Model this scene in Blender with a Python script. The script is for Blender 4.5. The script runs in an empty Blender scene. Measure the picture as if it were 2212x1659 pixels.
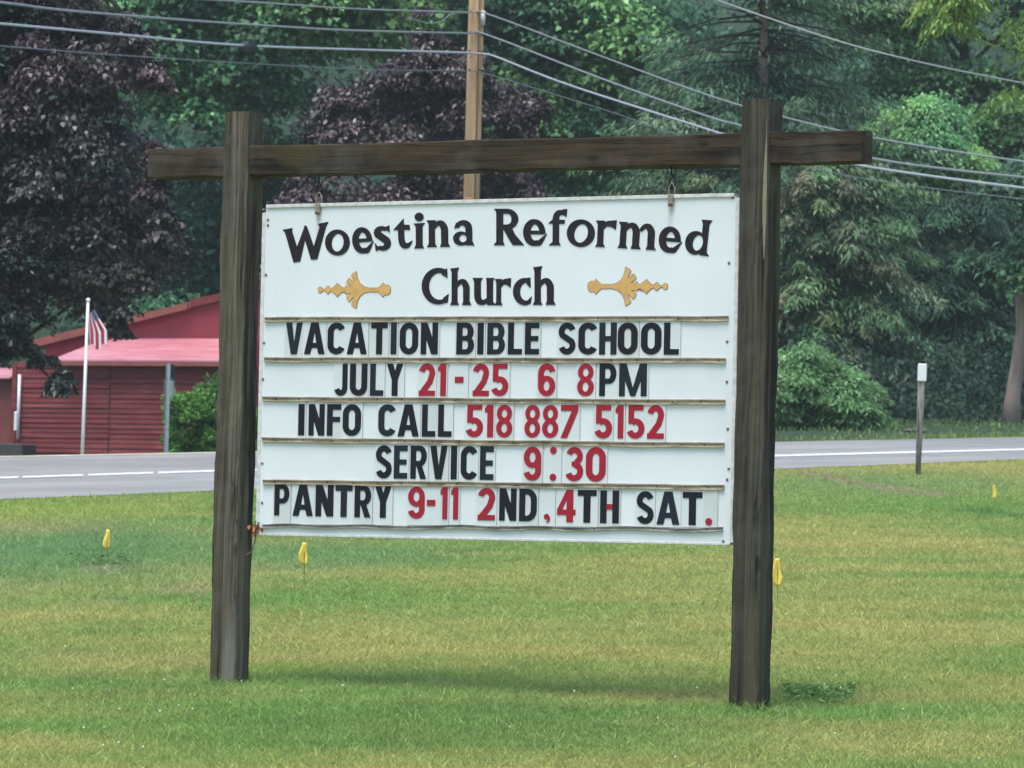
import bpy, bmesh, math, numpy as np
from mathutils import Matrix, Vector
rng = np.random.default_rng(7)
rad = math.radians
scene = bpy.context.scene
COL = scene.collection

# ------------------------------------------------------------------ camera, sky, sun, exposure
FP = 8727.0                                  # focal length in units of a 2212-wide frame
PITCH, ROLL = 0.0326, 0.0239
CAM = Vector((0, 0, 1.6))
_F = Vector((0, math.cos(PITCH), math.sin(PITCH)))
_R = Vector((1, 0, 0))
_U = Vector((0, -math.sin(PITCH), math.cos(PITCH)))
_ca, _sa = math.cos(ROLL), math.sin(ROLL)
cx = _R * _ca + _U * _sa
cy = -_R * _sa + _U * _ca
cz = -_F
camd = bpy.data.cameras.new('camera')
cam = bpy.data.objects.new('camera', camd)
COL.objects.link(cam)
cam.matrix_world = Matrix(((cx.x, cy.x, cz.x, CAM.x), (cx.y, cy.y, cz.y, CAM.y), (cx.z, cy.z, cz.z, CAM.z), (0, 0, 0, 1)))
camd.sensor_width = 36
camd.lens = 36 * FP / 2212
camd.clip_start = 0.5
camd.clip_end = 2000
scene.camera = cam
camd.dof.use_dof = True
camd.dof.focus_distance = 18.3
camd.dof.aperture_fstop = 14

SUN_EL, SUN_AZ = 70, -35                     # degrees; azimuth of the sun seen from the sign, 0 = behind the photographer's target
world = bpy.data.worlds.new('World')
scene.world = world
world.use_nodes = True
wn = world.node_tree.nodes
sky = wn.new('ShaderNodeTexSky')
sky.sky_type = 'NISHITA'
sky.sun_disc = False
sky.sun_elevation = rad(SUN_EL)
sky.sun_rotation = rad(SUN_AZ)
sky.air_density = 1.0
sky.dust_density = 1.6
sky.ozone_density = 1.0
sky.altitude = 100
bg = wn['Background']
bg.inputs['Strength'].default_value = 0.13
world.node_tree.links.new(sky.outputs[0], bg.inputs[0])
sund = bpy.data.lights.new('sun', 'SUN')
sund.energy = 2.1
sund.angle = rad(35)
sund.color = (1.0, 0.97, 0.92)
sun = bpy.data.objects.new('sun', sund)
COL.objects.link(sun)
_sd = Vector((math.sin(rad(SUN_AZ)) * math.cos(rad(SUN_EL)), -math.cos(rad(SUN_AZ)) * math.cos(rad(SUN_EL)), math.sin(rad(SUN_EL))))
# the sun stands high behind the photographer's left shoulder, veiled by cloud
sky.sun_rotation = math.atan2(_sd.x, _sd.y)
sun.rotation_euler = _sd.to_track_quat('Z', 'Y').to_euler()
sun.location = (0, 0, 60)
vs = scene.view_settings
vs.view_transform = 'Standard'
vs.look = 'None'
vs.gamma = 1
vs.use_curve_mapping = False
vs.exposure = 0.95
scene.cycles.max_bounces = 8
scene.cycles.diffuse_bounces = 3
scene.cycles.transparent_max_bounces = 8

# ------------------------------------------------------------------ where things are
def ray(px, py):
    u, v = px - 1106.0, py - 829.5
    x = u * _ca + v * _sa
    y = -u * _sa + v * _ca
    return _R * (x / FP) - _U * (y / FP) + _F      # one unit of depth
def at(px, py, depth):
    return CAM + ray(px, py) * depth
TH = 0.4977
SDIR = Vector((math.cos(TH), -math.sin(TH), 0))    # along the sign, towards its right end
NDIR = Vector((math.sin(TH), math.cos(TH), 0))     # away, through the sign
SC = Vector((-0.1447, 18.3195, 0))                 # middle of the sign frame
SLOPE, ZB = 0.05, 0.805
def zplane(x, y):
    return ZB + SLOPE * ((x - SC.x) * NDIR.x + (y - SC.y) * NDIR.y)
def ground(px, py):
    d = ray(px, py)
    k = SLOPE * (d.x * NDIR.x + d.y * NDIR.y)
    c = zplane(CAM.x, CAM.y)
    t = (CAM.z - c) / (k - d.z)
    return CAM + d * t
RN0, RN1 = ground(0, 1081), ground(2212, 994)      # near edge of the road
RF0, RF1 = ground(0, 988), ground(2212, 946)       # far edge
rdir = (RF1 - RF0).normalized(); rdir.z = 0; rdir.normalize()
rnor = Vector((-rdir.y, rdir.x, 0))                # across the road, away
rdir2 = (RN1 - RN0); rdir2.z = 0; rdir2.normalize(); rnor2 = Vector((-rdir2.y, rdir2.x, 0))
def sst(a, b, x):
    t = np.clip((x - a) / (b - a), 0, 1)
    return t * t * (3 - 2 * t)
def zground(x, y):
    x = np.asarray(x, float); y = np.asarray(y, float)
    z = zplane(x, y)
    t = (x - RF0.x) * rnor.x + (y - RF0.y) * rnor.y
    s = (x - RF0.x) * rdir.x + (y - RF0.y) * rdir.y
    dip = 1.35 * sst(0.3, 4, t) * (1 - sst(14, 18, s))
    dip = dip + 0.12 * sst(0.5, 2, t) * sst(14, 18, s) * (1 - sst(3, 6, t))
    tn = (x - RN0.x) * rnor2.x + (y - RN0.y) * rnor2.y
    z = z - .032 * (1 - sst(-6, -1.5, tn))
    hill = np.where(t > 22, (t - 22) * 0.02 + (np.maximum(t - 40, 0)) * 0.42, 0)
    hill = np.minimum(hill, 45)
    return z - dip + hill
def zg(x, y): return float(zground(x, y))

# ------------------------------------------------------------------ helpers
def srgb(r, g, b):
    f = lambda c: (c / 255 / 12.92) if c <= 10 else ((c / 255 + .055) / 1.055) ** 2.4
    return (f(r), f(g), f(b))
def tag(o, label=None, cat=None, group=None, kind=None):
    if label: o['label'] = label
    if cat: o['category'] = cat
    if group: o['group'] = group
    if kind: o['kind'] = kind
    return o
def empty(name, loc=(0, 0, 0), M=None):
    o = bpy.data.objects.new(name, None)
    o.empty_display_size = 0.1
    COL.objects.link(o)
    if M is not None: o.matrix_world = M
    else: o.location = loc
    return o
def link(name, me, mat=None, parent=None, loc=None, rot=None):
    o = bpy.data.objects.new(name, me)
    if mat is not None and len(me.materials) == 0: me.materials.append(mat)
    COL.objects.link(o)
    if parent: o.parent = parent
    if loc is not None: o.location = loc
    if rot is not None: o.rotation_euler = rot
    return o
def mesh_pd(name, v, f, smooth=False):
    me = bpy.data.meshes.new(name)
    me.from_pydata([tuple(p) for p in v], [], f)
    me.update()
    if smooth:
        me.polygons.foreach_set('use_smooth', [True] * len(me.polygons))
    return me
def bm_mesh(name, bm, smooth=False):
    me = bpy.data.meshes.new(name)
    bm.to_mesh(me); bm.free()
    if smooth: me.polygons.foreach_set('use_smooth', [True] * len(me.polygons))
    return me
def box_mesh(name, sx, sy, sz, bev=0.0, cen=(0, 0, 0), segs=1):
    bm = bmesh.new()
    bmesh.ops.create_cube(bm, size=1)
    bmesh.ops.scale(bm, vec=(sx, sy, sz), verts=bm.verts)
    bmesh.ops.translate(bm, vec=cen, verts=bm.verts)
    if bev: bmesh.ops.bevel(bm, geom=bm.edges[:], offset=bev, segments=segs, affect='EDGES', profile=.5)
    return bm_mesh(name, bm)
def tube_data(pts, r, n=8, cap=True):
    pts = [Vector(p) for p in pts]
    if not hasattr(r, '__len__'): r = [r] * len(pts)
    V, F = [], []
    prev = None
    for i, p in enumerate(pts):
        d = (pts[min(i + 1, len(pts) - 1)] - pts[max(i - 1, 0)]).normalized()
        if prev is None:
            a = d.orthogonal().normalized()
        else:
            a = (prev - d * prev.dot(d)).normalized()
        prev = a
        b = d.cross(a)
        for k in range(n):
            t = 2 * math.pi * k / n
            V.append(p + (a * math.cos(t) + b * math.sin(t)) * r[i])
    for i in range(len(pts) - 1):
        for k in range(n):
            F.append((i * n + k, i * n + (k + 1) % n, (i + 1) * n + (k + 1) % n, (i + 1) * n + k))
    if cap:
        F.append(tuple(range(n - 1, -1, -1)))
        F.append(tuple((len(pts) - 1) * n + k for k in range(n)))
    return V, F
def tube(name, pts, r, n=8, smooth=True):
    V, F = tube_data(pts, r, n)
    return mesh_pd(name, V, F, smooth)
def join_data(parts):
    V, F = [], []
    for v, f in parts:
        b = len(V)
        V += list(v); F += [tuple(i + b for i in q) for q in f]
    return V, F

# ------------------------------------------------------------------ materials
class NT:
    def __init__(s, name):
        s.m = bpy.data.materials.new(name); s.m.use_nodes = True
        s.t = s.m.node_tree; s.n = s.t.nodes; s.b = s.n['Principled BSDF']; s.out = s.n['Material Output']
    def new(s, t, **k):
        n = s.n.new(t)
        for a, b in k.items(): setattr(n, a, b)
        return n
    def L(s, a, b): s.t.links.new(a, b)
    def coord(s, which='Object', scale=(1, 1, 1)):
        c = s.new('ShaderNodeTexCoord'); m = s.new('ShaderNodeMapping')
        m.inputs['Scale'].default_value = scale
        s.L(c.outputs[which], m.inputs[0]); return m.outputs[0]
    def pos(s, scale=(1, 1, 1)):
        c = s.new('ShaderNodeNewGeometry'); m = s.new('ShaderNodeMapping')
        m.inputs['Scale'].default_value = scale
        s.L(c.outputs['Position'], m.inputs[0]); return m.outputs[0]
    def noise(s, co, scale, detail=4, rough=.55, dist=0):
        n = s.new('ShaderNodeTexNoise')
        n.inputs['Scale'].default_value = scale; n.inputs['Detail'].default_value = detail
        n.inputs['Roughness'].default_value = rough; n.inputs['Distortion'].default_value = dist
        s.L(co, n.inputs['Vector']); return n.outputs['Fac']
    def ramp(s, fac, stops):
        r = s.new('ShaderNodeValToRGB')
        while len(r.color_ramp.elements) < len(stops): r.color_ramp.elements.new(.5)
        for e, (p, c) in zip(r.color_ramp.elements, stops):
            e.position = p; e.color = (c[0], c[1], c[2], 1) if hasattr(c, '__len__') else (c, c, c, 1)
        s.L(fac, r.inputs[0]); return r.outputs[0]
    def mix(s, fac, a, b, mode='MIX'):
        m = s.new('ShaderNodeMix', data_type='RGBA', blend_type=mode)
        for i, v in ((0, fac), (6, a), (7, b)):
            if isinstance(v, bpy.types.NodeSocket): s.L(v, m.inputs[i])
            elif hasattr(v, '__len__'): m.inputs[i].default_value = (v[0], v[1], v[2], 1)
            else: m.inputs[i].default_value = v
        return m.outputs[2]
    def bump(s, h, strength=.3, dist=.01):
        b = s.new('ShaderNodeBump'); b.inputs['Strength'].default_value = strength; b.inputs['Distance'].default_value = dist
        s.L(h, b.inputs['Height']); s.L(b.outputs[0], s.b.inputs['Normal'])
    def base(s, c):
        if isinstance(c, bpy.types.NodeSocket): s.L(c, s.b.inputs['Base Color'])
        else: s.b.inputs['Base Color'].default_value = (c[0], c[1], c[2], 1)
    def set(s, rough=.6, metal=0, spec=.5):
        s.b.inputs['Roughness'].default_value = rough; s.b.inputs['Metallic'].default_value = metal
        s.b.inputs['Specular IOR Level'].default_value = spec
def flat(name, c, rough=.6, metal=0, spec=.5, var=.12, vscale=8, bump=0):
    m = NT(name); co = m.coord('Object')
    n = m.noise(co, vscale, 5)
    lo = tuple(x * (1 - var) for x in c); hi = tuple(min(1, x * (1 + var)) for x in c)
    m.base(m.ramp(n, [(.3, lo), (.7, hi)])); m.set(rough, metal, spec)
    if bump: m.bump(n, bump, .01)
    return m.m
def wood(name, c1, c2, c3, scale, streak=None, grain=.5):
    """weathered timber; scale stretches the noise along the grain"""
    m = NT(name)
    big = m.noise(m.coord('Object', scale), 20, 5, .65, .8)
    col = m.ramp(big, [(.28, c1), (.5, c2), (.72, c3)])
    fine = m.noise(m.coord('Object', tuple(s * 1.0 for s in scale)), 60, 4, .7)
    col = m.mix(.75, col, m.ramp(fine, [(.3, .5), (.5, 1.05), (.7, 1.45)]), 'MULTIPLY')
    crack = m.noise(m.coord('Object', tuple(s * .6 for s in scale)), 34, 2, .5, .3)
    ck = m.ramp(crack, [(.33, .2), (.40, 1.0)])
    col = m.mix(.8, col, ck, 'MULTIPLY')
    chk = m.noise(m.coord('Object', tuple(s * (.35 if s < .5 else 1) for s in scale)), 26, 1.5, .4, .2)
    ck2 = m.ramp(chk, [(.486, 1.0), (.497, .12), (.503, .12), (.514, 1.0)])
    col = m.mix(.8, col, ck2, 'MULTIPLY')
    kv = m.new('ShaderNodeTexVoronoi'); kv.inputs['Scale'].default_value = 1.0
    m.L(m.coord('Object', tuple(5.5 if q >= .5 else 2.4 for q in scale)), kv.inputs['Vector'])
    col = m.mix(.75, col, m.ramp(kv.outputs['Distance'], [(.05, .25), (.085, .55), (.10, 1.0)]), 'MULTIPLY')
    grn = m.noise(m.coord('Object'), 3.2, 3, .6)
    col = m.mix(m.ramp(grn, [(.5, 0.0), (.72, .45)]), col, srgb(92, 92, 84))
    if streak:
        big2 = m.noise(m.coord('Object', streak[1]), streak[2], 3, .5)
        col = m.mix(m.ramp(big2, [(streak[3], 0.0), (streak[3] + .1, .8)]), col, streak[0])
    m.base(col); m.set(.85, 0, .25)
    h = m.mix(.8, m.mix(.5, fine, ck, 'MULTIPLY'), ck2, 'MULTIPLY')
    m.bump(h, grain, .006)
    return m.m
MAT = {}
MAT['post_wood_left'] = wood('weathered post timber grey', srgb(42, 38, 31), srgb(78, 72, 59), srgb(112, 107, 94), (1, 1, .035), (srgb(126, 123, 112), (1.2, 1.2, .12), 4.5, .55))
MAT['post_wood_right'] = wood('weathered post timber dark', srgb(34, 32, 27), srgb(60, 57, 47), srgb(86, 81, 67), (1, 1, .035), (srgb(82, 76, 54), (1.4, 1.4, .1), 4, .56))
MAT['beam_wood'] = wood('weathered beam timber', srgb(30, 24, 18), srgb(52, 42, 31), srgb(70, 58, 43), (.05, 1, 1), (srgb(64, 59, 34), (.5, 1, 1), 3.5, .64))
def board_paint():
    m = NT('painted sign panel')
    co = m.coord('Object')
    n = m.noise(co, 2.2, 6, .6)
    col = m.ramp(n, [(.3, (.66, .70, .70)), (.65, (.72, .755, .76))])
    d = m.noise(m.coord('Object', (1, 1, .18)), 22, 5, .7)
    col = m.mix(m.ramp(d, [(.62, 0.0), (.8, .22)]), col, (.55, .53, .48))
    s = m.noise(co, 9, 2, .4)
    col = m.mix(m.ramp(s, [(.70, 0.0), (.76, .25)]), col, (.5, .5, .48))
    # rust drips below the two shackles and grime along the lower edge
    tc = m.new('ShaderNodeTexCoord'); sp = m.new('ShaderNodeSeparateXYZ'); m.L(tc.outputs['Object'], sp.inputs[0])
    def M(op, a, b):
        n_ = m.new('ShaderNodeMath', operation=op)
        for i_, q_ in enumerate((a, b)):
            if isinstance(q_, bpy.types.NodeSocket): m.L(q_, n_.inputs[i_])
            else: n_.inputs[i_].default_value = q_
        return n_.outputs[0]
    drip = m.noise(m.coord('Object', (1, 1, .1)), 60, 3, .6)
    for x0 in (-.93, .90):
        w_ = M('SUBTRACT', 1.0, M('MULTIPLY', M('ABSOLUTE', M('SUBTRACT', sp.outputs[0], x0), 0), 55.0))
        h_ = M('MAXIMUM', M('MULTIPLY', M('SUBTRACT', sp.outputs[2], 1.30), 4.5), 0.0); w_ = M('MAXIMUM', w_, 0.0)
        k_ = m.new('ShaderNodeClamp'); m.L(M('MULTIPLY', M('MULTIPLY', w_, h_), drip), k_.inputs[0])
        kk = m.new('ShaderNodeClamp'); m.L(M('MULTIPLY', k_.outputs[0], 1.3), kk.inputs[0]); kk.inputs['Max'].default_value = .6
        col = m.mix(kk.outputs[0], col, (.42, .33, .25))
    m.base(col); m.set(.45, 0, .4)
    return m.m
MAT['board'] = board_paint()
MAT['rail'] = flat('peeling rail paint', (.60, .60, .58), .6, var=.22, vscale=30, bump=.2)
def track_mat(name, a, b, c):
    m = NT(name)
    n = m.noise(m.coord('Object', (1, 1, 6)), 7, 6, .65, 1)
    col = m.ramp(n, [(.3, a), (.5, b), (.68, c)])
    m.base(col); m.set(.6); m.bump(n, .3, .004); return m.m
MAT['track'] = track_mat('stained cream track', srgb(92, 80, 62), srgb(150, 136, 112), srgb(184, 172, 150))
MAT['track_grey'] = track_mat('grey cracked track', srgb(80, 78, 70), srgb(135, 132, 122), srgb(168, 166, 158))
MAT['track_lip'] = flat('track shadow lip', srgb(118, 104, 82), .7, var=.3, vscale=25)
MAT['tile'] = flat('letter card', (.61, .65, .645), .35, var=.035, vscale=5)
MAT['tile2'] = flat('old letter card', (.56, .585, .57), .4, var=.06, vscale=9)
MAT['black'] = flat('black letter', (.010, .011, .016), .5, 0, .2, var=.35, vscale=14)
MAT['black_faded'] = flat('faded black letter', (.013, .017, .028), .5, 0, .2, var=.35, vscale=10)
MAT['red'] = flat('red letter', (.33, .012, .028), .5, 0, .25, var=.2, vscale=12)
MAT['header'] = flat('header lettering', (.018, .015, .019), .6, 0, .2, var=.35, vscale=25)
MAT['gold'] = flat('gold ornament', (.60, .35, .11), .5, var=.15, vscale=30)
MAT['gold_edge'] = flat('gold ornament outline', (.24, .13, .05), .5, var=.2)
MAT['rust'] = flat('rusty steel', (.13, .075, .045), .7, .3, var=.5, vscale=90)
MAT['dark_iron'] = flat('dark iron', (.012, .014, .015), .5, .6)
MAT['shackle'] = flat('weathered brass shackle', (.30, .25, .20), .5, .4, var=.4, vscale=60)
MAT['screw'] = flat('screw head', (.18, .17, .16), .5, .6, var=.3)
def pole_mat():
    m = NT('new pine utility pole')
    n = m.noise(m.coord('Object', (1, 1, .06)), 9, 6, .65, .5)
    col = m.ramp(n, [(.3, srgb(120, 98, 74)), (.5, srgb(160, 134, 102)), (.7, srgb(182, 158, 124))])
    m.base(col); m.set(.8, 0, .2); m.bump(n, .3, .01); return m.m
MAT['pole'] = pole_mat()
MAT['orange'] = flat('orange tag', (.75, .20, .10), .6)
MAT['wire'] = flat('telecom cable sheath', (.26, .29, .29), .4, .2, var=.1)
MAT['wire_bright'] = flat('bright strand cable', (.60, .63, .66), .3, .5, var=.1)
MAT['wire_dark'] = flat('thin drop wire', (.16, .19, .20), .4, .2)
MAT['rubber'] = flat('black splice case', (.012, .016, .022), .6)
MAT['galv'] = flat('galvanised steel', (.50, .54, .53), .5, .1, var=.12, vscale=20)
MAT['plate'] = flat('sign plate', (.50, .54, .55), .5, .3)
MAT['white_paint'] = flat('white paint', (.78, .79, .80), .5, var=.05)
MAT['grey_post'] = wood('grey marker post', srgb(82, 84, 80), srgb(120, 122, 116), srgb(150, 150, 142), (1, 1, .1))
MAT['flag_yellow'] = flat('yellow flag plastic', (.80, .60, .09), .5, var=.1, vscale=40)
MAT['steel_wire'] = flat('flag stem wire', (.10, .12, .08), .5, .5)
def plank_mat():
    m = NT('red barn board')
    n = m.noise(m.pos((.25, .25, 2.2)), 3, 6, .72)
    col = m.ramp(n, [(.3, (.105, .020, .022)), (.52, (.185, .033, .036)), (.72, (.28, .075, .072))])
    m.base(col); m.set(.75, 0, .3); m.bump(n, .3, .01); return m.m
MAT['plank'] = plank_mat()
MAT['gable'] = flat('red gable wall', (.25, .026, .045), .7, var=.12, vscale=2)
MAT['rake'] = flat('faded red fascia', (.26, .075, .060), .7, var=.18, vscale=3)
def pent_mat():
    m = NT('sun faded red metal roof')
    n = m.noise(m.coord('Object', (.35, 2.2, 8)), 2.5, 6, .75)
    col = m.ramp(n, [(.3, (.42, .13, .16)), (.5, (.58, .22, .25)), (.72, (.68, .40, .42))])
    m.base(col); m.set(.3, 0, .6); m.bump(n, .15, .01); return m.m
MAT['pent'] = pent_mat()
MAT['pale_trim'] = flat('pale trim', (.70, .55, .56), .6)
MAT['rock'] = flat('grey rock', (.12, .11, .085), .9, var=.45, vscale=14, bump=.7)
MAT['concrete'] = flat('dark wet concrete', (.05, .05, .05), .8)
def bark(name, a, b):
    m = NT(name)
    n = m.noise(m.coord('Object', (1, 1, .15)), 5, 7, .7, .5)
    m.base(m.ramp(n, [(.3, a), (.7, b)])); m.set(.9, 0, .2); m.bump(n, .8, .06); return m.m
MAT['bark_dark'] = bark('dark bark', (.020, .017, .016), (.06, .050, .045))
MAT['bark_pink'] = bark('pinkish brown bark', (.17, .13, .105), (.36, .29, .24))
def leaf_mat(name, trans=.25, rough=.5, spec=.4):
    m = NT(name)
    a = m.new('ShaderNodeAttribute', attribute_name='col', attribute_type='GEOMETRY')
    m.base(a.outputs['Color']); m.set(rough, 0, spec)
    t = m.new('ShaderNodeBsdfTranslucent')
    m.L(m.mix(.35, a.outputs['Color'], (.35, .5, .05), 'MIX') if False else a.outputs['Color'], t.inputs[0])
    x = m.new('ShaderNodeMixShader'); x.inputs[0].default_value = trans
    m.L(m.b.outputs[0], x.inputs[1]); m.L(t.outputs[0], x.inputs[2]); m.L(x.outputs[0], m.out.inputs[0])
    return m.m
MAT['leaf'] = leaf_mat('leaves', .35, .55, .3)
MAT['leaf_purple'] = leaf_mat('purple maple leaves', .12, .42, .6)
MAT['blade'] = leaf_mat('grass blades', .45, .7, .15)
MAT['soil'] = flat('bare soil', (.17, .13, .07), .95, var=.45, vscale=9, bump=.6)

def asphalt():
    m = NT('worn asphalt')
    p = m.pos()
    n = m.noise(p, 60, 3, .8)
    vr = m.new('ShaderNodeVectorRotate'); vr.rotation_type = 'Z_AXIS'
    vr.inputs['Angle'].default_value = -math.atan2(rdir.y, rdir.x)
    m.L(p, vr.inputs['Vector'])
    mp = m.new('ShaderNodeMapping'); mp.inputs['Scale'].default_value = (.04, .9, 1)
    m.L(vr.outputs[0], mp.inputs[0])
    s = m.noise(mp.outputs[0], 1.3, 4, .6)
    col = m.ramp(s, [(.3, (.235, .23, .218)), (.7, (.34, .33, .31))])
    col = m.mix(.35, col, m.ramp(n, [(.3, .6), (.7, 1.3)]), 'MULTIPLY')
    pt = m.noise(m.pos((.5, .5, 1)), .9, 3, .5)
    col = m.mix(.5, col, m.ramp(pt, [(.45, .82), (.52, 1.05)]), 'MULTIPLY')
    cr = m.noise(mp.outputs[0], 9, 2, .4, 1.5)
    col = m.mix(.6, col, m.ramp(cr, [(.485, 1.0), (.5, .65), (.515, 1.0)]), 'MULTIPLY')
    m.base(col); m.set(.62, 0, .5); return m.m
MAT['asphalt'] = asphalt()
def paint_road():
    m = NT('worn road paint')
    n = m.noise(m.pos(), 9, 5, .7)
    m.base(m.ramp(n, [(.38, (.42, .42, .42)), (.52, (.78, .78, .78))])); m.set(.5); return m.m
MAT['road_paint'] = paint_road()
MAT['road_edge'] = flat('pale gravel edge', (.55, .50, .38), .9, var=.35, vscale=3)

# ------------------------------------------------------------------ lawn colour (patches of different grass, plus a darker band below the sign)
class VNoise:
    def __init__(s, seed): s.g = np.random.default_rng(seed).random((256, 256))
    def __call__(s, x, y):
        x = np.asarray(x) + 1000.3; y = np.asarray(y) + 1000.7
        xi = np.floor(x).astype(int); yi = np.floor(y).astype(int)
        fx = x - xi; fy = y - yi
        fx = fx * fx * (3 - 2 * fx); fy = fy * fy * (3 - 2 * fy)
        g = s.g; a = xi % 256; b = yi % 256; a1 = (a + 1) % 256; b1 = (b + 1) % 256
        return (g[a, b] * (1 - fx) + g[a1, b] * fx) * (1 - fy) + (g[a, b1] * (1 - fx) + g[a1, b1] * fx) * fy
vn = VNoise(3)
def fbm(x, y, o=4):
    s = 0; a = .5; t = 0
    for i in range(o):
        s = s + a * vn(x * 2 ** i + 17 * i, y * 2 ** i); t += a; a *= .55
    return s / t
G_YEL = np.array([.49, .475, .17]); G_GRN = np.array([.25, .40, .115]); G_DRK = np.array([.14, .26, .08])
G_LUSH = np.array([.22, .38, .16]); G_BRN = np.array([.44, .41, .20]); G_LIME = np.array([.33, .46, .11])
_patches = []
def patch(px, py, rx_px, ry_px, colr, w, hgt=1.0):
    c = ground(px, py); a = ground(px + rx_px, py); b = ground(px, py - ry_px)
    _patches.append((c.x, c.y, abs(a.x - c.x), abs(b.y - c.y), colr, w, hgt))
patch(1050, 1545, 560, 55, G_DRK, .5, 1.1)  # broad darker green, slightly taller band below the sign
patch(300, 1480, 260, 40, G_DRK, .3)
patch(230, 1195, 90, 28, G_DRK, .7, 1.0)
patch(120, 1185, 420, 62, G_LUSH, .85, 1.9)
patch(700, 1195, 300, 28, G_LUSH, .7, 1.3)
patch(420, 1265, 90, 14, G_BRN, .8, .6)
patch(215, 1290, 60, 10, G_BRN, .5, .7)
patch(60, 1100, 400, 16, G_LIME, .7, 1.2)
patch(60, 1140, 180, 14, G_BRN, .45, .8)
patch(600, 1435, 110, 9, G_LIME, .8, 1.3)
patch(1250, 1265, 420, 40, G_YEL, .5, .8)
patch(1900, 1290, 330, 90, G_YEL, .4, .9)
patch(1950, 1080, 400, 34, G_GRN, .7, 1.1)
patch(1950, 1040, 400, 22, G_LUSH, .6, 1.2)
patch(2130, 1102, 60, 9, G_DRK, .8, 1.2)
patch(700, 1330, 500, 30, G_YEL, .5, .9)
patch(60, 1400, 200, 12, G_BRN, .35, .9)
patch(350, 1420, 200, 14, G_BRN, .25, .9)
patch(1750, 1492, 90, 16, G_DRK, .8, 1.8)
patch(1860, 1400, 300, 45, G_YEL, .3, 1)
BARE = []
def grass_col(x, y):
    n1 = fbm(x * .30, y * .30); n2 = fbm(x * .55 + 40, y * 1.5 + 9); n3 = fbm(x * 5 + 4, y * 3 + 90, 3)
    k = np.clip((n1 - .5) * 2.3 + (n2 - .5) * 1.5 + .58, 0, 1)[:, None]
    c = G_GRN * (1 - k) + G_YEL * k
    h = np.ones(len(x))
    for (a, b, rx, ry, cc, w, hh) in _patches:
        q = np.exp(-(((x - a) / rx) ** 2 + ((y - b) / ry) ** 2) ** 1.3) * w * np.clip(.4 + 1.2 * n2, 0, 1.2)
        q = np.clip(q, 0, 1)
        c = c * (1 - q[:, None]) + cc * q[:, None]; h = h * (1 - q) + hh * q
    kb = np.clip((n3 - .66) * 4, 0, .35)[:, None] * np.clip(n2 * 2 - .6, 0, 1)[:, None]
    c = c * (1 - kb) + G_BRN * kb
    c = c * (.86 + .28 * n3[:, None])
    return c, h

# ------------------------------------------------------------------ ground, road, hill
def terrain():
    xs = np.concatenate([np.linspace(-260, -30, 24)[:-1], np.linspace(-30, 35, 131), np.linspace(35, 260, 24)[1:]])
    ys = np.concatenate([np.linspace(-60, 8, 10)[:-1], np.linspace(8, 110, 256), np.linspace(110, 330, 45)[1:]])
    X, Y = np.meshgrid(xs, ys)
    Z = zground(X, Y)
    t = (X - RF0.x) * rnor.x + (Y - RF0.y) * rnor.y
    Z = Z + np.where(t > 24, (fbm(X.ravel() * .12, Y.ravel() * .12).reshape(X.shape) - .5) * 2.5, 0)
    V = np.stack([X.ravel(), Y.ravel(), Z.ravel()], 1)
    nx, ny = len(xs), len(ys)
    i = (np.arange(ny - 1)[:, None] * nx + np.arange(nx - 1)[None]).ravel()
    F = np.stack([i, i + 1, i + nx + 1, i + nx], 1)
    me = bpy.data.meshes.new('ground')
    me.vertices.add(len(V)); me.vertices.foreach_set('co', V.ravel().astype(np.float32))
    me.loops.add(F.size); me.loops.foreach_set('vertex_index', F.ravel().astype(np.int32))
    me.polygons.add(len(F)); me.polygons.foreach_set('loop_start', (np.arange(len(F)) * 4).astype(np.int32))
    me.update(calc_edges=True)
    me.polygons.foreach_set('use_smooth', np.ones(len(F), bool))
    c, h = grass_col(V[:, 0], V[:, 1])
    tt = t.ravel()[:, None]
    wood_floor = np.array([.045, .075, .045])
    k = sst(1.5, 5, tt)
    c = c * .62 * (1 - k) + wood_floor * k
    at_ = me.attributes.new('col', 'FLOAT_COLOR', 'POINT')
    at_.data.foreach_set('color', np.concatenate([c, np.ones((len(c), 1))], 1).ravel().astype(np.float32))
    m = NT('lawn soil and thatch')
    a = m.new('ShaderNodeAttribute', attribute_name='col', attribute_type='GEOMETRY')
    n = m.noise(m.pos((1, 1, 1)), 38, 4, .75)
    n2 = m.noise(m.pos((1, .5, 1)), 5, 4, .7)
    col = m.mix(.7, a.outputs['Color'], m.ramp(n, [(.3, .45), (.7, 1.45)]), 'MULTIPLY')
    col = m.mix(.5, col, m.ramp(n2, [(.3, .7), (.7, 1.25)]), 'MULTIPLY')
    m.base(col); m.set(.95, 0, .1); m.bump(n, .6, .03)
    return tag(link('ground', me, m.m), kind='structure')
terrain()
def strip(name, a0, a1, b0, b1, lift, mat, e0=-1.0, e1=2.2, n=60):
    """sheet between the line a0-a1 (near) and b0-b1 (far), lying on the slope"""
    V = []; F = []
    for i in range(n + 1):
        k = e0 + (e1 - e0) * i / n
        for p, q in ((a0, a1), (b0, b1)):
            w = p.lerp(q, k); V.append((w.x, w.y, zplane(w.x, w.y) + lift))
    for i in range(n): F.append((2 * i, 2 * i + 2, 2 * i + 3, 2 * i + 1))
    return link(name, mesh_pd(name, V, F), mat)
tag(strip('road', RN0, RN1, RF0, RF1, .012, MAT['asphalt']), kind='structure')
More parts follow.
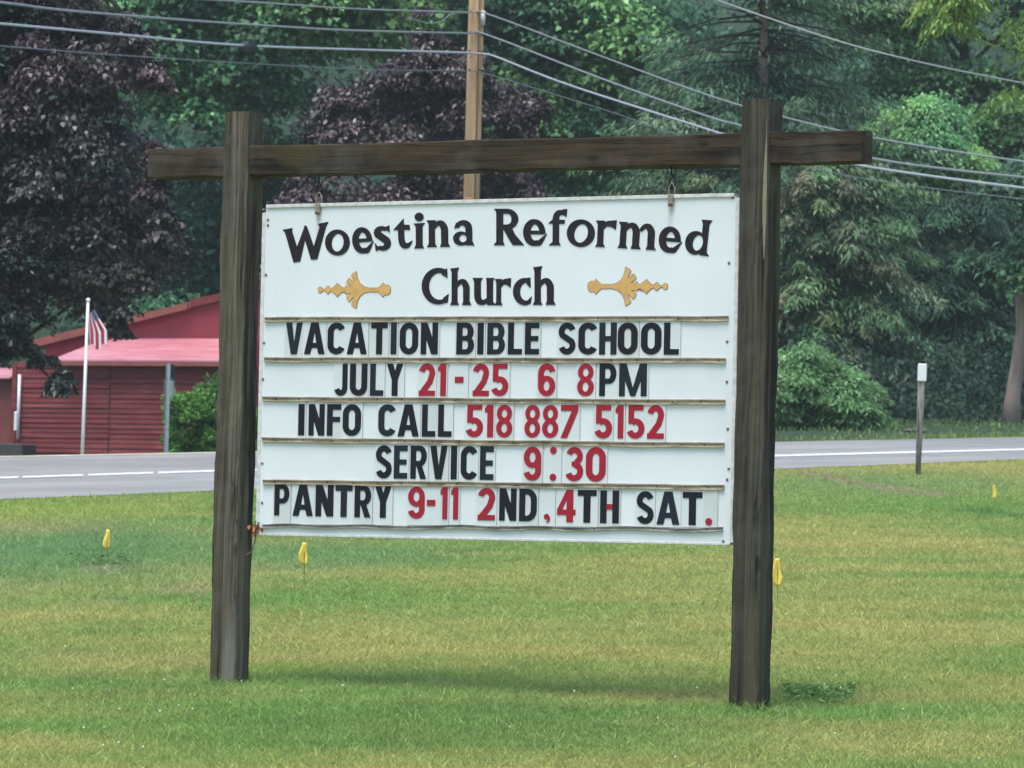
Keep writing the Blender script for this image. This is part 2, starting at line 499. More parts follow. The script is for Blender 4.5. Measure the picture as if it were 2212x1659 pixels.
# white lane line: solid on the right, broken on the left; a pale edge at the far side
def line_pts(x0, y0, x1, y1, w0, w1):
    return ground(x0, y0 + w0), ground(x1, y1 + w1), ground(x0, y0 - w0), ground(x1, y1 - w1)
segs = [(-160, 1040, -8, 1035.2), (4, 1034.8, 36, 1033.8), (50, 1033.2, 172, 1029.4), (196, 1028.7, 328, 1024.5), (343, 1024, 900, 1007)]
segs = [(-160, 1040, 40, 1034), (49, 1033.6, 180, 1029.3), (191, 1028.9, 331, 1024.3), (341, 1024, 900, 1007)]
for k, (x0, y0, x1, y1) in enumerate(segs):
    a, b, c, d = line_pts(x0, y0, x1, y1, 2.1, 2.1)
    tag(strip('road_marking', a, b, c, d, .018, MAT['road_paint'], 0, 1, 6), kind='structure')
a, b, c, d = line_pts(900, 1007, 2300, 971, 2.2, 2.0)
tag(strip('road_marking', a, b, c, d, .018, MAT['road_paint'], 0, 1, 30), kind='structure')
a, b, c, d = line_pts(0, 989, 900, 972, 1.2, 1.1)
tag(strip('road_edge_strip', a, b, c, d, .017, MAT['road_edge'], -.5, 1, 30), kind='structure')

# ------------------------------------------------------------------ leaf and blade meshes
def quads_mesh(name, V, n, colr, mat):
    me = bpy.data.meshes.new(name)
    me.vertices.add(len(V)); me.vertices.foreach_set('co', V.astype(np.float32).ravel())
    me.loops.add(4 * n); me.loops.foreach_set('vertex_index', np.arange(4 * n, dtype=np.int32))
    me.polygons.add(n); me.polygons.foreach_set('loop_start', (np.arange(n) * 4).astype(np.int32))
    me.update(calc_edges=False)
    a = me.attributes.new('col', 'FLOAT_COLOR', 'FACE')
    a.data.foreach_set('color', np.concatenate([colr, np.ones((n, 1))], 1).ravel().astype(np.float32))
    me.materials.append(mat)
    return me
def norm(v): return v / np.maximum(np.linalg.norm(v, axis=1, keepdims=True), 1e-9)
def leaf_quads(C, D, N, L, W, fold=.25):
    D = norm(D); S = norm(np.cross(D, N)); N = norm(np.cross(S, D))
    L = L[:, None]; W = W[:, None]
    b = C - D * L * .5; t = C + D * L * .5 - N * L * .12
    l = C + S * W * .5 + N * W * fold; r = C - S * W * .5 + N * W * fold
    return np.stack([b, r, t, l], 1).reshape(-1, 3)
def poly_sd(P, poly):
    """signed distance to polygon (negative inside); P (n,2)"""
    poly = np.asarray(poly, float)
    x, y = P[:, 0], P[:, 1]
    d = np.full(len(P), 1e18); ins = np.zeros(len(P), bool)
    m = len(poly)
    for i in range(m):
        a = poly[i]; b = poly[(i + 1) % m]
        e = b - a; L2 = e @ e + 1e-18
        wx = x - a[0]; wy = y - a[1]
        t = np.clip((wx * e[0] + wy * e[1]) / L2, 0, 1)
        d = np.minimum(d, (wx - e[0] * t) ** 2 + (wy - e[1] * t) ** 2)
        c = (a[1] > y) != (b[1] > y)
        if abs(e[1]) > 1e-12:
            c &= x < e[0] * (y - a[1]) / e[1] + a[0]
        else: c &= False
        ins ^= c
    d = np.sqrt(d); d[ins] *= -1
    return d
aR = np.array(_R); aU = np.array(_U); aF = np.array(_F); aC = np.array(CAM)
def at_np(px, py, dep):
    u, v = px - 1106.0, py - 829.5
    x = u * _ca + v * _sa; y = -u * _sa + v * _ca
    return aC + dep[:, None] * ((x / FP)[:, None] * aR - (y / FP)[:, None] * aU + aF)
UP = np.array([0, 0, 1.])
def crown_mesh(name, poly, D, T, npuff, lpp, pr, shape, L, W, pal, mat, droop=.3, flatn=.8, jit=.25, seed=0, fill=.15, aspect=1.0, rag=.36):
    """Foliage: leaf clumps through the volume whose outline is poly, at distance D (m), half depth T (m)."""
    r = np.random.default_rng(seed)
    poly = np.asarray(poly, float)
    lo, hi = poly.min(0), poly.max(0)
    pm = D / FP
    rp = pr / pm * .55
    P = []
    while sum(map(len, P)) < npuff:
        q = lo + r.random((npuff * 3, 2)) * (hi - lo)
        sd = poly_sd(q, poly)
        fx, fy = 1.4 * pr / pm, .9 * pr / pm
        nz = fbm(q[:, 0] / fx / 2.2 + seed * 7.7, q[:, 1] / fy / 2.2 + seed * 3.1, 2)
        ok = (sd < -rp * .7 - np.clip(.55 - nz, 0, 1) * rp * 6) & (nz > rag)
        P.append(np.concatenate([q[ok], sd[ok][:, None]], 1))
    P = np.concatenate(P)[:npuff]
    ed = np.clip(-P[:, 2] * pm / max(T, .1), 0, 1)
    half = T * np.sqrt(1 - (1 - ed) ** 2)
    dz = (r.random(npuff) * 2 - 1) * half
    dz = np.where(r.random(npuff) < .6, -np.abs(dz), dz)
    PC = at_np(P[:, 0], P[:, 1], D + dz)
    tone = np.exp(r.normal(0, .22, npuff)); hue = np.clip((fbm(P[:, 0] * pm * .45 + seed, P[:, 1] * pm * .6, 2) - .5) * 3.4 + .5 + r.normal(0, .15, npuff), 0, 1)
    size = pr * np.exp(r.normal(0, .3, npuff))
    n = npuff * lpp
    idx = np.repeat(np.arange(npuff), lpp)
    q = norm(r.normal(size=(n, 3)))
    q[:, 2] = np.where(q[:, 2] < -.15, -q[:, 2] * (r.random(n) < .75) + q[:, 2] * (r.random(n) >= .75), q[:, 2])
    rr = r.random(n) ** .35
    rr = np.where(r.random(n) < fill, r.random(n), rr)
    off = q * rr[:, None] * np.array(shape) * size[idx][:, None]
    # clumps droop towards their rim
    hr = np.linalg.norm(off[:, :2], axis=1)
    off[:, 2] -= droop * hr ** 2 / np.maximum(size[idx], .1)
    C = PC[idx] + off
    out = off.copy(); out[:, 2] *= .3; out = norm(out + 1e-6)
    Dd = out + r.normal(0, .5, (n, 3)); Dd[:, 2] -= droop + .2
    N = UP * flatn + out * .45 + r.normal(0, jit + .15, (n, 3))
    Ls = L * np.exp(r.normal(0, .25, n)); Ws = W * np.exp(r.normal(0, .25, n))
    V = leaf_quads(C, Dd, N, Ls, Ws)
    pal = np.asarray(pal, float)
    k = np.clip(hue[idx] * (len(pal) - 1) + r.normal(0, .35, n), 0, len(pal) - 1.001)
    i0 = k.astype(int); f = (k - i0)[:, None]
    c = pal[i0] * (1 - f) + pal[i0 + 1] * f
    c = c * (tone[idx] * np.exp(r.normal(0, jit, n)))[:, None]
    return quads_mesh(name, V, n, np.clip(c, .001, .9), mat), PC, size
def trunk_data(base, top, r0, r1, seed=0, n=9, segs=8, bend=.15):
    r = np.random.default_rng(seed + 99)
    pts = []; rs = []
    base = Vector(base); top = Vector(top)
    for i in range(segs + 1):
        k = i / segs
        p = base.lerp(top, k)
        p += Vector((r.normal(), r.normal(), 0)) * bend * (k * (1 - k) * 2)
        pts.append(p); rs.append(r0 * (1 - k) + r1 * k + (r0 * .35 * max(0, 1 - k * 9)))
    return pts, rs, tube_data(pts, rs, n)
def extra_bough(root, poly, D, T, npuff, lpp, pr, L, W, pal, mat, seed):
    me, PC, sz = crown_mesh('drooping_bough', poly, D, T, npuff, lpp, pr, (1.1, 1.1, .6), L, W, pal, MAT[mat], droop=.5, flatn=.8, jit=.3, seed=seed)
    o = link('drooping_bough', me, None, root); o.matrix_parent_inverse = Matrix.Translation(-root.location)
    parts = [tube_data([Vector(PC[i]) + Vector((-.5, .1, .5)), Vector(PC[i])], [.03, .01], 5) for i in range(0, len(PC), 5)]
    V, F = join_data(parts); o = link('twigs', mesh_pd('twigs', V, F), MAT['bark_dark'], root); o.matrix_parent_inverse = Matrix.Translation(-root.location); o['kind'] = 'stuff'
def tree(name, label, cat, poly, D, T, npuff, lpp, pr, shape, L, W, pal, trunk_px, trunk_r, seed, leafm='leaf', barkm='bark_dark', group=None, nl=10, topk=.25, **kw):
    poly = [(x, y) for x, y in poly]
    p0 = at(trunk_px, 800, D)
    base = Vector((p0.x, p0.y, zg(p0.x, p0.y) - .1))
    root = empty(name, base)
    tag(root, label, cat, group)
    me, PC, sz = crown_mesh('crown', poly, D, T, npuff, lpp, pr, shape, L, W, pal, MAT[leafm], seed=seed, **kw)
    cr = link('crown', me, None, root)
    cr.matrix_parent_inverse = Matrix.Translation(-base)
    cr['kind'] = 'stuff' if False else cr.get('kind', '') or ''
    del cr['kind']
    top = PC[:, 2].max()
    hi = PC[PC[:, 2] > np.quantile(PC[:, 2], 1 - topk)].mean(0)
    tp = Vector((base.x * .6 + hi[0] * .4, base.y * .6 + hi[1] * .4, top - .3))
    pts, rs, dat = trunk_data(base, tp, trunk_r, trunk_r * .18, seed)
    V, F = dat
    tr = link('trunk', mesh_pd('trunk', V, F, True), MAT[barkm], root)
    tr.matrix_parent_inverse = Matrix.Translation(-base)
    r = np.random.default_rng(seed + 5)
    parts = []
    sel = r.choice(len(PC), min(nl, len(PC)), replace=False)
    for s in sel:
        e = Vector(PC[s]); hh = e.z - abs((e - tp).length) * .25
        k = min(.95, max(.12, (hh - base.z) / max(.5, tp.z - base.z) - .08))
        a = base.lerp(tp, k)
        mid = a.lerp(e, .5) + Vector((0, 0, .15))
        parts.append(tube_data([a, mid, e], [trunk_r * .22, trunk_r * .14, .02], 5))
    V, F = join_data(parts)
    lm = link('limbs', mesh_pd('limbs', V, F, True), MAT[barkm], root)
    lm.matrix_parent_inverse = Matrix.Translation(-base)
    return root

P_PURP = [(.042, .026, .032), (.070, .045, .051), (.12, .082, .086), (.044, .045, .044)]
P_DK = [(.032, .10, .066), (.055, .150, .085), (.080, .20, .095)]
P_MID = [(.055, .15, .080), (.105, .24, .10), (.18, .35, .12)]
P_BRIGHT = [(.15, .35, .16), (.23, .47, .20), (.32, .57, .20)]
P_PINE = [(.065, .15, .09), (.12, .21, .11), (.19, .25, .125), (.19, .18, .12)]
P_BLUE = [(.032, .085, .060), (.058, .135, .082), (.085, .175, .095)]
P_YEL = [(.17, .32, .09), (.30, .40, .10), (.36, .38, .10)]
FLAT = (1, 1, .6)

mpl = tree('purple_maple', 'large dark purple-leaved maple filling the left side, drooping over the red barn', 'tree',
     [(-420, -420), (150, -380), (215, -100), (262, 10), (300, 60), (318, 125), (395, 195), (335, 255), (360, 330), (335, 400), (360, 450), (372, 520), (392, 590), (335, 615), (290, 640), (282, 735), (236, 735), (215, 685), (150, 650), (40, 690), (60, 745), (130, 775), (168, 850), (118, 890), (85, 815), (20, 795), (-420, 800)],
     62, 2.6, 430, 330, .50, (1.15, 1.15, .5), .095, .060, P_PURP, -240, .38, 11, 'leaf_purple', droop=.4, flatn=.9, jit=.28, fill=.12, rag=.24)
P_GRD = [(.030, .040, .034), (.045, .065, .045), (.060, .050, .045)]
extra_bough(mpl, [(-200, 620), (60, 640), (75, 735), (130, 765), (165, 800), (160, 860), (120, 890), (98, 850), (95, 800), (60, 790), (30, 800), (-200, 830)], 60.5, .9, 60, 130, .17, .10, .07, P_GRD, 'leaf_purple', 51)
extra_bough(mpl, [(150, 560), (360, 560), (330, 620), (285, 650), (285, 735), (240, 742), (225, 690), (190, 640), (150, 640)], 60.5, .9, 42, 130, .2, .10, .07, P_GRD, 'leaf_purple', 52)
extra_bough(mpl, [(250, -30), (300, 55), (330, 130), (398, 192), (360, 205), (300, 190), (230, 60)], 60, .6, 26, 130, .18, .10, .07, P_PURP, 'leaf_purple', 53)
extra_bough(mpl, [(330, 250), (362, 330), (372, 440), (385, 560), (340, 600), (310, 400)], 60, .6, 34, 130, .18, .10, .07, P_PURP, 'leaf_purple', 54)
mp2 = tree('purple_maple', 'purple-leaved maple standing behind the wooden utility pole', 'tree',
     [(922, 5), (955, 80), (1035, 150), (1100, 180), (1175, 205), (1180, 245), (1125, 275), (1150, 310), (1165, 400), (1215, 432), (1300, 520), (1320, 760), (540, 760), (575, 420), (618, 330), (672, 260), (690, 195), (745, 125), (860, 90), (905, 40)],
     82, 2.6, 210, 330, .60, (1.15, 1.15, .5), .105, .07, P_PURP, 930, .3, 12, 'leaf_purple', droop=.4, flatn=.9, jit=.28, fill=.12, rag=.24)
extra_bough(mp2, [(905, 0), (945, 0), (985, 90), (1060, 150), (1120, 190), (960, 230), (800, 200), (850, 130), (890, 90)], 81, .9, 60, 170, .26, .105, .07, P_PURP, 'leaf_purple', 55)
extra_bough(mp2, [(1080, 175), (1180, 200), (1185, 245), (1150, 300), (1165, 400), (1230, 440), (1120, 440), (1060, 300)], 81, .8, 50, 170, .24, .105, .07, P_PURP, 'leaf_purple', 56)
extra_bough(mp2, [(690, 190), (760, 140), (800, 220), (720, 330), (640, 440), (580, 440), (640, 330)], 81, .8, 46, 170, .24, .105, .07, P_PURP, 'leaf_purple', 57)
G1 = 'woodland trees on the hillside'
tree('forest_tree', 'tall mid green broadleaf tree behind the left purple maple, top of the picture', 'tree',
     [(150, -220), (930, -220), (985, 40), (880, 120), (720, 260), (640, 420), (470, 340), (330, 300), (200, 120)],
     96, 3.0, 210, 260, .9, FLAT, .17, .13, P_MID, 515, .30, 21, group=G1, jit=.3, rag=.26, nl=4)
tree('forest_tree', 'dark teal broadleaf tree seen between the left sign post and the left purple maple', 'tree',
     [(220, 250), (560, 280), (700, 300), (700, 760), (200, 800), (150, 500)],
     100, 2.5, 130, 260, .9, FLAT, .17, .13, P_DK, 500, .3, 22, group=G1, jit=.3, rag=.2)
tree('forest_tree', 'small pale green tree just above the barn roof', 'tree',
     [(240, 720), (270, 655), (340, 638), (400, 655), (445, 610), (500, 640), (520, 800), (240, 820)],
     84, 1.4, 60, 170, .5, FLAT, .14, .10, P_MID, 380, .15, 23, jit=.25)
tree('forest_tree', 'dark green broadleaf tree to the right of the utility pole', 'tree',
     [(880, -220), (1500, -220), (1560, 150), (1500, 320), (1350, 470), (1000, 480), (880, 200)],
     99, 3.0, 210, 260, .9, FLAT, .17, .13, [P_DK[1], P_DK[2], P_MID[1], P_MID[2]], 1030, .30, 24, group=G1, jit=.3, rag=.3, nl=5)
tree('forest_tree', 'green broadleaf tree hidden low behind the sign board', 'tree',
     [(620, 420), (1700, 380), (1750, 960), (620, 980)],
     96, 2.0, 200, 120, 1.0, FLAT, .2, .16, P_DK, 1100, .35, 25, jit=.3)
def conifer(name, label, px, D, ytop, ybot, rtop, rbot, levels, per, lpb, pal, seed, trunk_r, sag=.35, lean_gap=0, barkm='bark_pink', L=.20, W=.04):
    r = np.random.default_rng(seed)
    p0 = at(px, 800, D); base = Vector((p0.x, p0.y, zg(p0.x, p0.y) - .1))
    ztop = at(px, ytop, D).z; zbot = at(px, ybot, D).z
    root = empty(name, base); tag(root, label, 'tree')
    pal = np.array(pal); Cs, Ds, Ns, Ls, Ws, cols, br = [], [], [], [], [], [], []
    for lv in range(levels):
        k = (lv + .5) / levels
        for b in range(per):
            kk = np.clip(k + r.normal(0, .35) / levels, 0, 1)
            z0 = ztop + (zbot - ztop) * kk
            R_ = (rtop + (rbot - rtop) * kk ** .8) * np.exp(r.normal(0, .22))
            a = r.random() * math.tau
            if math.sin(a) > .5 and r.random() < .5: a = -a
            d = np.array([math.cos(a), math.sin(a)])
            t = np.linspace(0, 1, 8)
            rise = r.normal(.10, .12)
            P = np.stack([p0.x + d[0] * t * R_, p0.y + d[1] * t * R_, z0 + rise * t * R_ - sag * t ** 2 * R_ + .10 * R_ * t ** 5], 1)
            br.append(tube_data([Vector(q) for q in P[::3]] + [Vector(P[-1])], [.035, .025, .012, .005], 4))
            if lean_gap and abs(kk - lean_gap) < .085 and d[1] < .1: n_ = 12
            else: n_ = lpb
            u = r.random(n_) ** .75
            Q = np.stack([np.interp(u, t, P[:, c_]) for c_ in range(3)], 1)
            side = np.array([-d[1], d[0], 0])
            wdt = (.10 + .42 * np.sin(np.clip(u * 1.05, 0, 1) * math.pi) ** .8) * R_ * .55
            off = r.normal(0, .5, n_) * wdt
            Q = Q + side * off[:, None]
            Q[:, 2] += -np.abs(off) * .45 + r.normal(0, .06, n_) - r.random(n_) ** 2 * .12
            Dd = np.array([d[0], d[1], 0]) * .8 + side * np.sign(off)[:, None] * .7 + r.normal(0, .3, (n_, 3)); Dd[:, 2] -= .55
            tn = np.exp(r.normal(0, .2)); h_ = np.clip(r.random() * (len(pal) - 1) + r.normal(0, .2, n_), 0, len(pal) - 1.001)
            i0 = h_.astype(int); f = (h_ - i0)[:, None]
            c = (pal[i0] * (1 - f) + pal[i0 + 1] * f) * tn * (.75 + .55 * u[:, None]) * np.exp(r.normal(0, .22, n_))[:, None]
            Cs.append(Q); Ds.append(Dd); Ns.append(UP + r.normal(0, .35, (n_, 3)))
            Ls.append(L * np.exp(r.normal(0, .25, n_))); Ws.append(W * np.exp(r.normal(0, .25, n_))); cols.append(c)
    Q = np.concatenate(Cs)
    V = leaf_quads(Q, np.concatenate(Ds), np.concatenate(Ns), np.concatenate(Ls), np.concatenate(Ws))
    inv = Matrix.Translation(-base)
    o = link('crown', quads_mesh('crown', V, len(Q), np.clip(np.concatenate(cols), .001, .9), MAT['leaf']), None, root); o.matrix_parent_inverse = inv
    pts, rs, dat = trunk_data(base, (p0.x, p0.y, ztop - .1), trunk_r * 1.3, trunk_r * .25, seed, bend=.05)
    o = link('trunk', mesh_pd('trunk', *dat, True), MAT[barkm], root); o.matrix_parent_inverse = inv
    V, F = join_data(br); o = link('limbs', mesh_pd('limbs', V, F), MAT['bark_dark'], root); o.matrix_parent_inverse = inv; o['kind'] = 'stuff'
    return root
conifer('pine_tree', 'tall pine with bare reddish trunk showing between drooping boughs, behind the right post top', 1632, 86, -260, 460, 2.2, 2.9, 11, 12, 330, [P_PINE[0], P_PINE[1], P_PINE[0], P_PINE[2]], 61, .20, .30, .47)
conifer('hemlock_tree', 'conifer with sweeping green and brownish boughs just right of the right sign post', 1770, 83, 300, 850, 1.5, 2.7, 11, 13, 330, [P_PINE[0], P_PINE[1], P_PINE[3], P_MID[1], P_PINE[2]], 62, .22, .5)
conifer('hemlock_tree', 'dark blue-green conifer between the marker post and the pale trunk', 2060, 88, 400, 900, 1.6, 2.6, 9, 11, 260, [P_BLUE[0], P_BLUE[1], P_BLUE[2]], 63, .22, .45, barkm='bark_dark')
conifer('hemlock_tree', 'dark conifer hidden behind the upper right corner of the sign board', 1480, 92, 80, 800, 1.6, 3.0, 11, 10, 220, [P_PINE[0], P_BLUE[2], P_PINE[1]], 64, .22, .4, barkm='bark_dark')
tree('locust_tree', 'bright light green tree with rounded feathery crown above the beam end', 'tree',
     [(1850, 440), (1865, 330), (1890, 230), (1960, 195), (2040, 210), (2100, 250), (2150, 320), (2180, 400), (2190, 470), (2100, 440), (2010, 400), (1960, 440), (1990, 540), (2050, 600), (2010, 640), (1960, 560), (1900, 500)],
     90, 1.4, 220, 230, .42, (1.3, 1.1, .5), .12, .055, P_BRIGHT, 1990, .2, 28, droop=.5, jit=.22)
tree('forest_tree', 'teal green broadleaf tree at the upper right behind the locust', 'tree',
     [(1760, -220), (2450, -220), (2450, 480), (2180, 500), (2000, 260), (1880, 240), (1800, 120)],
     100, 3.0, 170, 260, .85, FLAT, .16, .12, [P_MID[1], P_MID[2], P_BRIGHT[1], P_MID[0]], 2050, .3, 29, group=G1, jit=.3)
tree('forest_tree', 'dark blue-green tree mass standing over the road on the far right', 'tree',
     [(1870, 480), (2000, 400), (2450, 360), (2450, 960), (1820, 960), (1800, 800), (1900, 700)],
     94, 2.6, 240, 220, .8, (1.2, 1.1, .5), .16, .10, P_BLUE, 2080, .3, 30, droop=.45, jit=.3)
tree('roadside_tree', 'tree with a pale straight trunk at the right edge beyond the road', 'tree',
     [(2110, 420), (2160, 300), (2450, 260), (2450, 640), (2250, 640), (2150, 560), (2110, 500)],
     74, 1.6, 90, 170, .5, (1.2, 1.2, .5), .13, .09, [P_BLUE[1], P_BLUE[2], P_MID[1]], 2186, .16, 31, droop=.4, jit=.3, barkm='bark_pink')
tree('yellow_green_tree', 'yellow-green branches hanging into the top right corner', 'tree',
     [(1985, -160), (2400, -160), (2400, 345), (2225, 350), (2160, 315), (2190, 280), (2235, 255), (2120, 225), (2165, 175), (2185, 120), (2130, 110), (2070, 95), (2010, 45)],
     60, 1.2, 110, 130, .26, (1.6, 1.1, .35), .10, .035, P_YEL, 2420, .2, 32, droop=.7, jit=.25)

def shrub(name, label, poly, D, T, npuff, lpp, pr, shape, L, W, pal, seed, upright, px):
    p = at(px, 900, D); base = Vector((p.x, p.y, zg(p.x, p.y)))
    root = empty(name, base); tag(root, label, 'shrub')
    me, PC, sz = crown_mesh('foliage', poly, D, T, npuff, lpp, pr, shape, L, W, pal, MAT['leaf'], droop=-.4 if upright else .3, flatn=.3 if upright else .6, jit=.3, seed=seed, rag=0)
    f = link('foliage', me, None, root); f.matrix_parent_inverse = Matrix.Translation(-base)
    r = np.random.default_rng(seed)
    parts = [tube_data([base + Vector((r.normal() * .15, r.normal() * .1, -.1)), Vector(PC[i])], [.03, .01], 5) for i in r.choice(len(PC), 14, replace=False)]
    V, F = join_data(parts)
    s = link('stems', mesh_pd('stems', V, F), MAT['bark_dark'], root); s.matrix_parent_inverse = Matrix.Translation(-base)
shrub('barn_shrub', 'bright green upright bush against the red barn wall', [(322, 1030), (335, 940), (350, 890), (375, 850), (400, 862), (425, 845), (455, 838), (500, 850), (560, 900), (580, 1030)],
      67, .7, 130, 170, .19, (.8, .8, 1.3), .10, .035, [(.12, .28, .07), (.19, .38, .09), (.27, .47, .11)], 41, True, 450)
shrub('roadside_shrub', 'broad rounded grey-green bush beside the road right of the sign', [(1560, 965), (1560, 800), (1640, 760), (1700, 755), (1745, 735), (1790, 760), (1830, 785), (1880, 800), (1905, 850), (1932, 895), (1915, 940), (1850, 955)],
      71, 1.3, 260, 190, .28, (1.2, 1.1, .6), .11, .030, [(.17, .33, .14), (.26, .45, .19), (.36, .54, .25)], 42, False, 1740)

# far wood that closes the hillside
def far_wood():
    r = np.random.default_rng(77)
    n = 80000
    s = r.random(n) * 130 - 45; t = 34 + r.random(n) * 34
    X = RF0.x + rdir.x * s + rnor.x * t; Y = RF0.y + rdir.y * s + rnor.y * t
    Z = zground(X, Y) + r.random(n) ** .7 * (3 + 8 * fbm(X * .2, Y * .2))
    keep = np.abs(X) < .2 * Y + 8
    X, Y, Z = X[keep], Y[keep], Z[keep]; n = len(X)
    C = np.stack([X, Y, Z], 1)
    D = r.normal(size=(n, 3)); N = UP * .6 + r.normal(0, .5, (n, 3)) - np.array([0, .4, 0])
    V = leaf_quads(C, D, N, .24 * np.exp(r.normal(0, .3, n)), .17 * np.exp(r.normal(0, .3, n)))
    pal = np.array([(.035, .095, .070), (.055, .14, .09)])
    k = fbm(X * .3, Z * .4)[:, None]
    c = (pal[0] * (1 - k) + pal[1] * k) * np.exp(r.normal(0, .3, n))[:, None]
    tag(link('far_wood', quads_mesh('far_wood', V, n, c, MAT['leaf'])), 'dark green woodland undergrowth covering the hillside behind the trees', 'woodland', kind='stuff')
far_wood()

def undergrowth():
    r = np.random.default_rng(78)
    n = 46000
    s = 11.5 + r.random(n) * 34; t = 7 + r.random(n) * 20
    X = RF0.x + rdir.x * s + rnor.x * t; Y = RF0.y + rdir.y * s + rnor.y * t
    kp = X > .068 * Y; X = X[kp]; Y = Y[kp]; t = t[kp]; n = len(X)
    hh = (.5 + 2.2 * fbm(X * .5, Y * .5, 3)) * np.clip((t - 6) / 6, .25, 1)
    Z = zground(X, Y) + r.random(n) ** .6 * hh
    C = np.stack([X, Y, Z], 1)
    D = r.normal(size=(n, 3)) - np.array([0, 0, .3]); N = UP * .8 + r.normal(0, .4, (n, 3)) - np.array([0, .3, 0])
    V = leaf_quads(C, D, N, .15 * np.exp(r.normal(0, .3, n)), .08 * np.exp(r.normal(0, .3, n)))
    k = fbm(X * .7, Z * .9)[:, None]
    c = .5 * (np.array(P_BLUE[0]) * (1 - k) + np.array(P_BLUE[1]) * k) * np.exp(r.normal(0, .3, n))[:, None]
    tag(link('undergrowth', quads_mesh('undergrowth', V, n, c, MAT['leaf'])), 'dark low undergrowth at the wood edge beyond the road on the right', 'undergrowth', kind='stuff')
undergrowth()
# low weeds and verge beyond the road on the right
def verge():
    r = np.random.default_rng(8)
    n = 9000
    s = 13 + r.random(n) * 22; t = .3 + r.random(n) ** 1.5 * 9
    X = RF0.x + rdir.x * s + rnor.x * t; Y = RF0.y + rdir.y * s + rnor.y * t
    C = np.stack([X, Y, zground(X, Y) + .05], 1)
    D = UP + r.normal(0, .4, (n, 3)); N = r.normal(size=(n, 3))
    V = leaf_quads(C, D, N, .08 * np.exp(r.normal(0, .3, n)), .03 * np.ones(n))
    c = np.array([.20, .30, .11]) * np.exp(r.normal(0, .3, n))[:, None]
    tag(link('verge_grass', quads_mesh('verge_grass', V, n, c, MAT['blade'])), 'rough grass along the far side of the road', 'grass', kind='stuff')
verge()

# ------------------------------------------------------------------ lawn blades
BARE_PX = [[(1700, 1016), (1740, 1013), (1800, 1024), (1850, 1036), (1930, 1048), (2020, 1060), (2120, 1065), (2000, 1068), (1900, 1059), (1820, 1045), (1760, 1032), (1715, 1022)],
           [(150, 1228), (185, 1212), (260, 1208), (285, 1218), (265, 1232), (200, 1236)],
           [(1650, 1522), (1690, 1514), (1725, 1517), (1715, 1527), (1680, 1530)]]
BARE = [[(ground(x, y).x, ground(x, y).y) for x, y in p] for p in BARE_PX]
def lawn():
    r = np.random.default_rng(5)
    out = []
    y = 11.2
    Xs, Ys = [], []
    while y < 62:
        dy = .5
        dens = 8200 * (13.5 / y) ** 1.8
        w = .145 * y + .9
        n = int(dens * 2 * w * dy)
        Xs.append((r.random(n) * 2 - 1) * w); Ys.append(y + r.random(n) * dy)
        y += dy
    X = np.concatenate(Xs); Y = np.concatenate(Ys)
    rel = (X - RN0.x) * 0 + 0
    rd = (RN1 - RN0); rd.z = 0; rd.normalize(); nn = (-rd.y, rd.x)
    t = (X - RN0.x) * nn[0] + (Y - RN0.y) * nn[1]
    keep = t < (-.02 + .12 * (fbm(X * 3, Y * 3, 2) - .6))
    for p in BARE:
        sd = poly_sd(np.stack([X, Y], 1), p)
        keep &= ~((sd < -.02) & (r.random(len(X)) < .6))
    X, Y = X[keep], Y[keep]
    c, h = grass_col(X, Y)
    n = len(X)
    # tufts: height varies in small clumps, rows left by the mower
    tuft = fbm(X * 7, Y * 5, 2)
    H = (.013 + .016 * tuft) * h * np.exp(r.normal(0, .3, n)) * (1 + .25 * np.clip(Y / 30 - .5, 0, 1))
    for sg in (-1, 1):
        q_ = SC + SDIR * (sg * 1.35) + NDIR * .07
        H *= 1 + 1.1 * np.exp(-((X - q_.x) ** 2 + (Y - q_.y) ** 2) * 22)
    Wd = (.0030 + .00016 * Y) * np.exp(r.normal(0, .25, n))
    lean = r.normal(0, .9, (n, 2))
    ang = r.random(n) * math.tau
    sx, sy = np.cos(ang), np.sin(ang)
    z = zground(X, Y)
    b1 = np.stack([X - sx * Wd, Y - sy * Wd, z - .004], 1); b2 = np.stack([X + sx * Wd, Y + sy * Wd, z - .004], 1)
    tp = np.stack([X + lean[:, 0] * H, Y + lean[:, 1] * H, z + H * .9], 1)
    V = np.stack([b1, b2, tp], 1).reshape(-1, 3)
    c = c * np.exp(r.normal(0, .12, n))[:, None]
    dry = r.random(n) < .05
    c[dry] = c[dry] * .4 + np.array([.30, .25, .13]) * .6
    me = bpy.data.meshes.new('lawn_grass')
    me.vertices.add(3 * n); me.vertices.foreach_set('co', V.astype(np.float32).ravel())
    me.loops.add(3 * n); me.loops.foreach_set('vertex_index', np.arange(3 * n, dtype=np.int32))
    me.polygons.add(n); me.polygons.foreach_set('loop_start', (np.arange(n) * 3).astype(np.int32))
    me.update(calc_edges=False)
    a = me.attributes.new('col', 'FLOAT_COLOR', 'FACE')
    a.data.foreach_set('color', np.concatenate([c, np.ones((n, 1))], 1).ravel().astype(np.float32))
    me.materials.append(MAT['blade'])
    tag(link('lawn_grass', me), 'mown green and yellowish lawn grass around the sign', 'grass', kind='stuff')
    print('blades', n)
lawn()
for i, p in enumerate(BARE):
    V = [(x, y, zg(x, y) + .006) for x, y in p]
    cxm = sum(v[0] for v in V) / len(V); cym = sum(v[1] for v in V) / len(V)
    V.append((cxm, cym, zg(cxm, cym) + .012))
    F = [(k, (k + 1) % len(p), len(p)) for k in range(len(p))]
    lab = ['brown eroded soil streak across the lawn at the right', 'dark bare hollow in the lawn under the leftmost yellow flag', 'small bare soil patch at the foot of the right sign post'][i]
    tag(link('bare_soil', mesh_pd('bare_soil', V, F, True), MAT['soil']), lab, 'soil', kind='stuff')
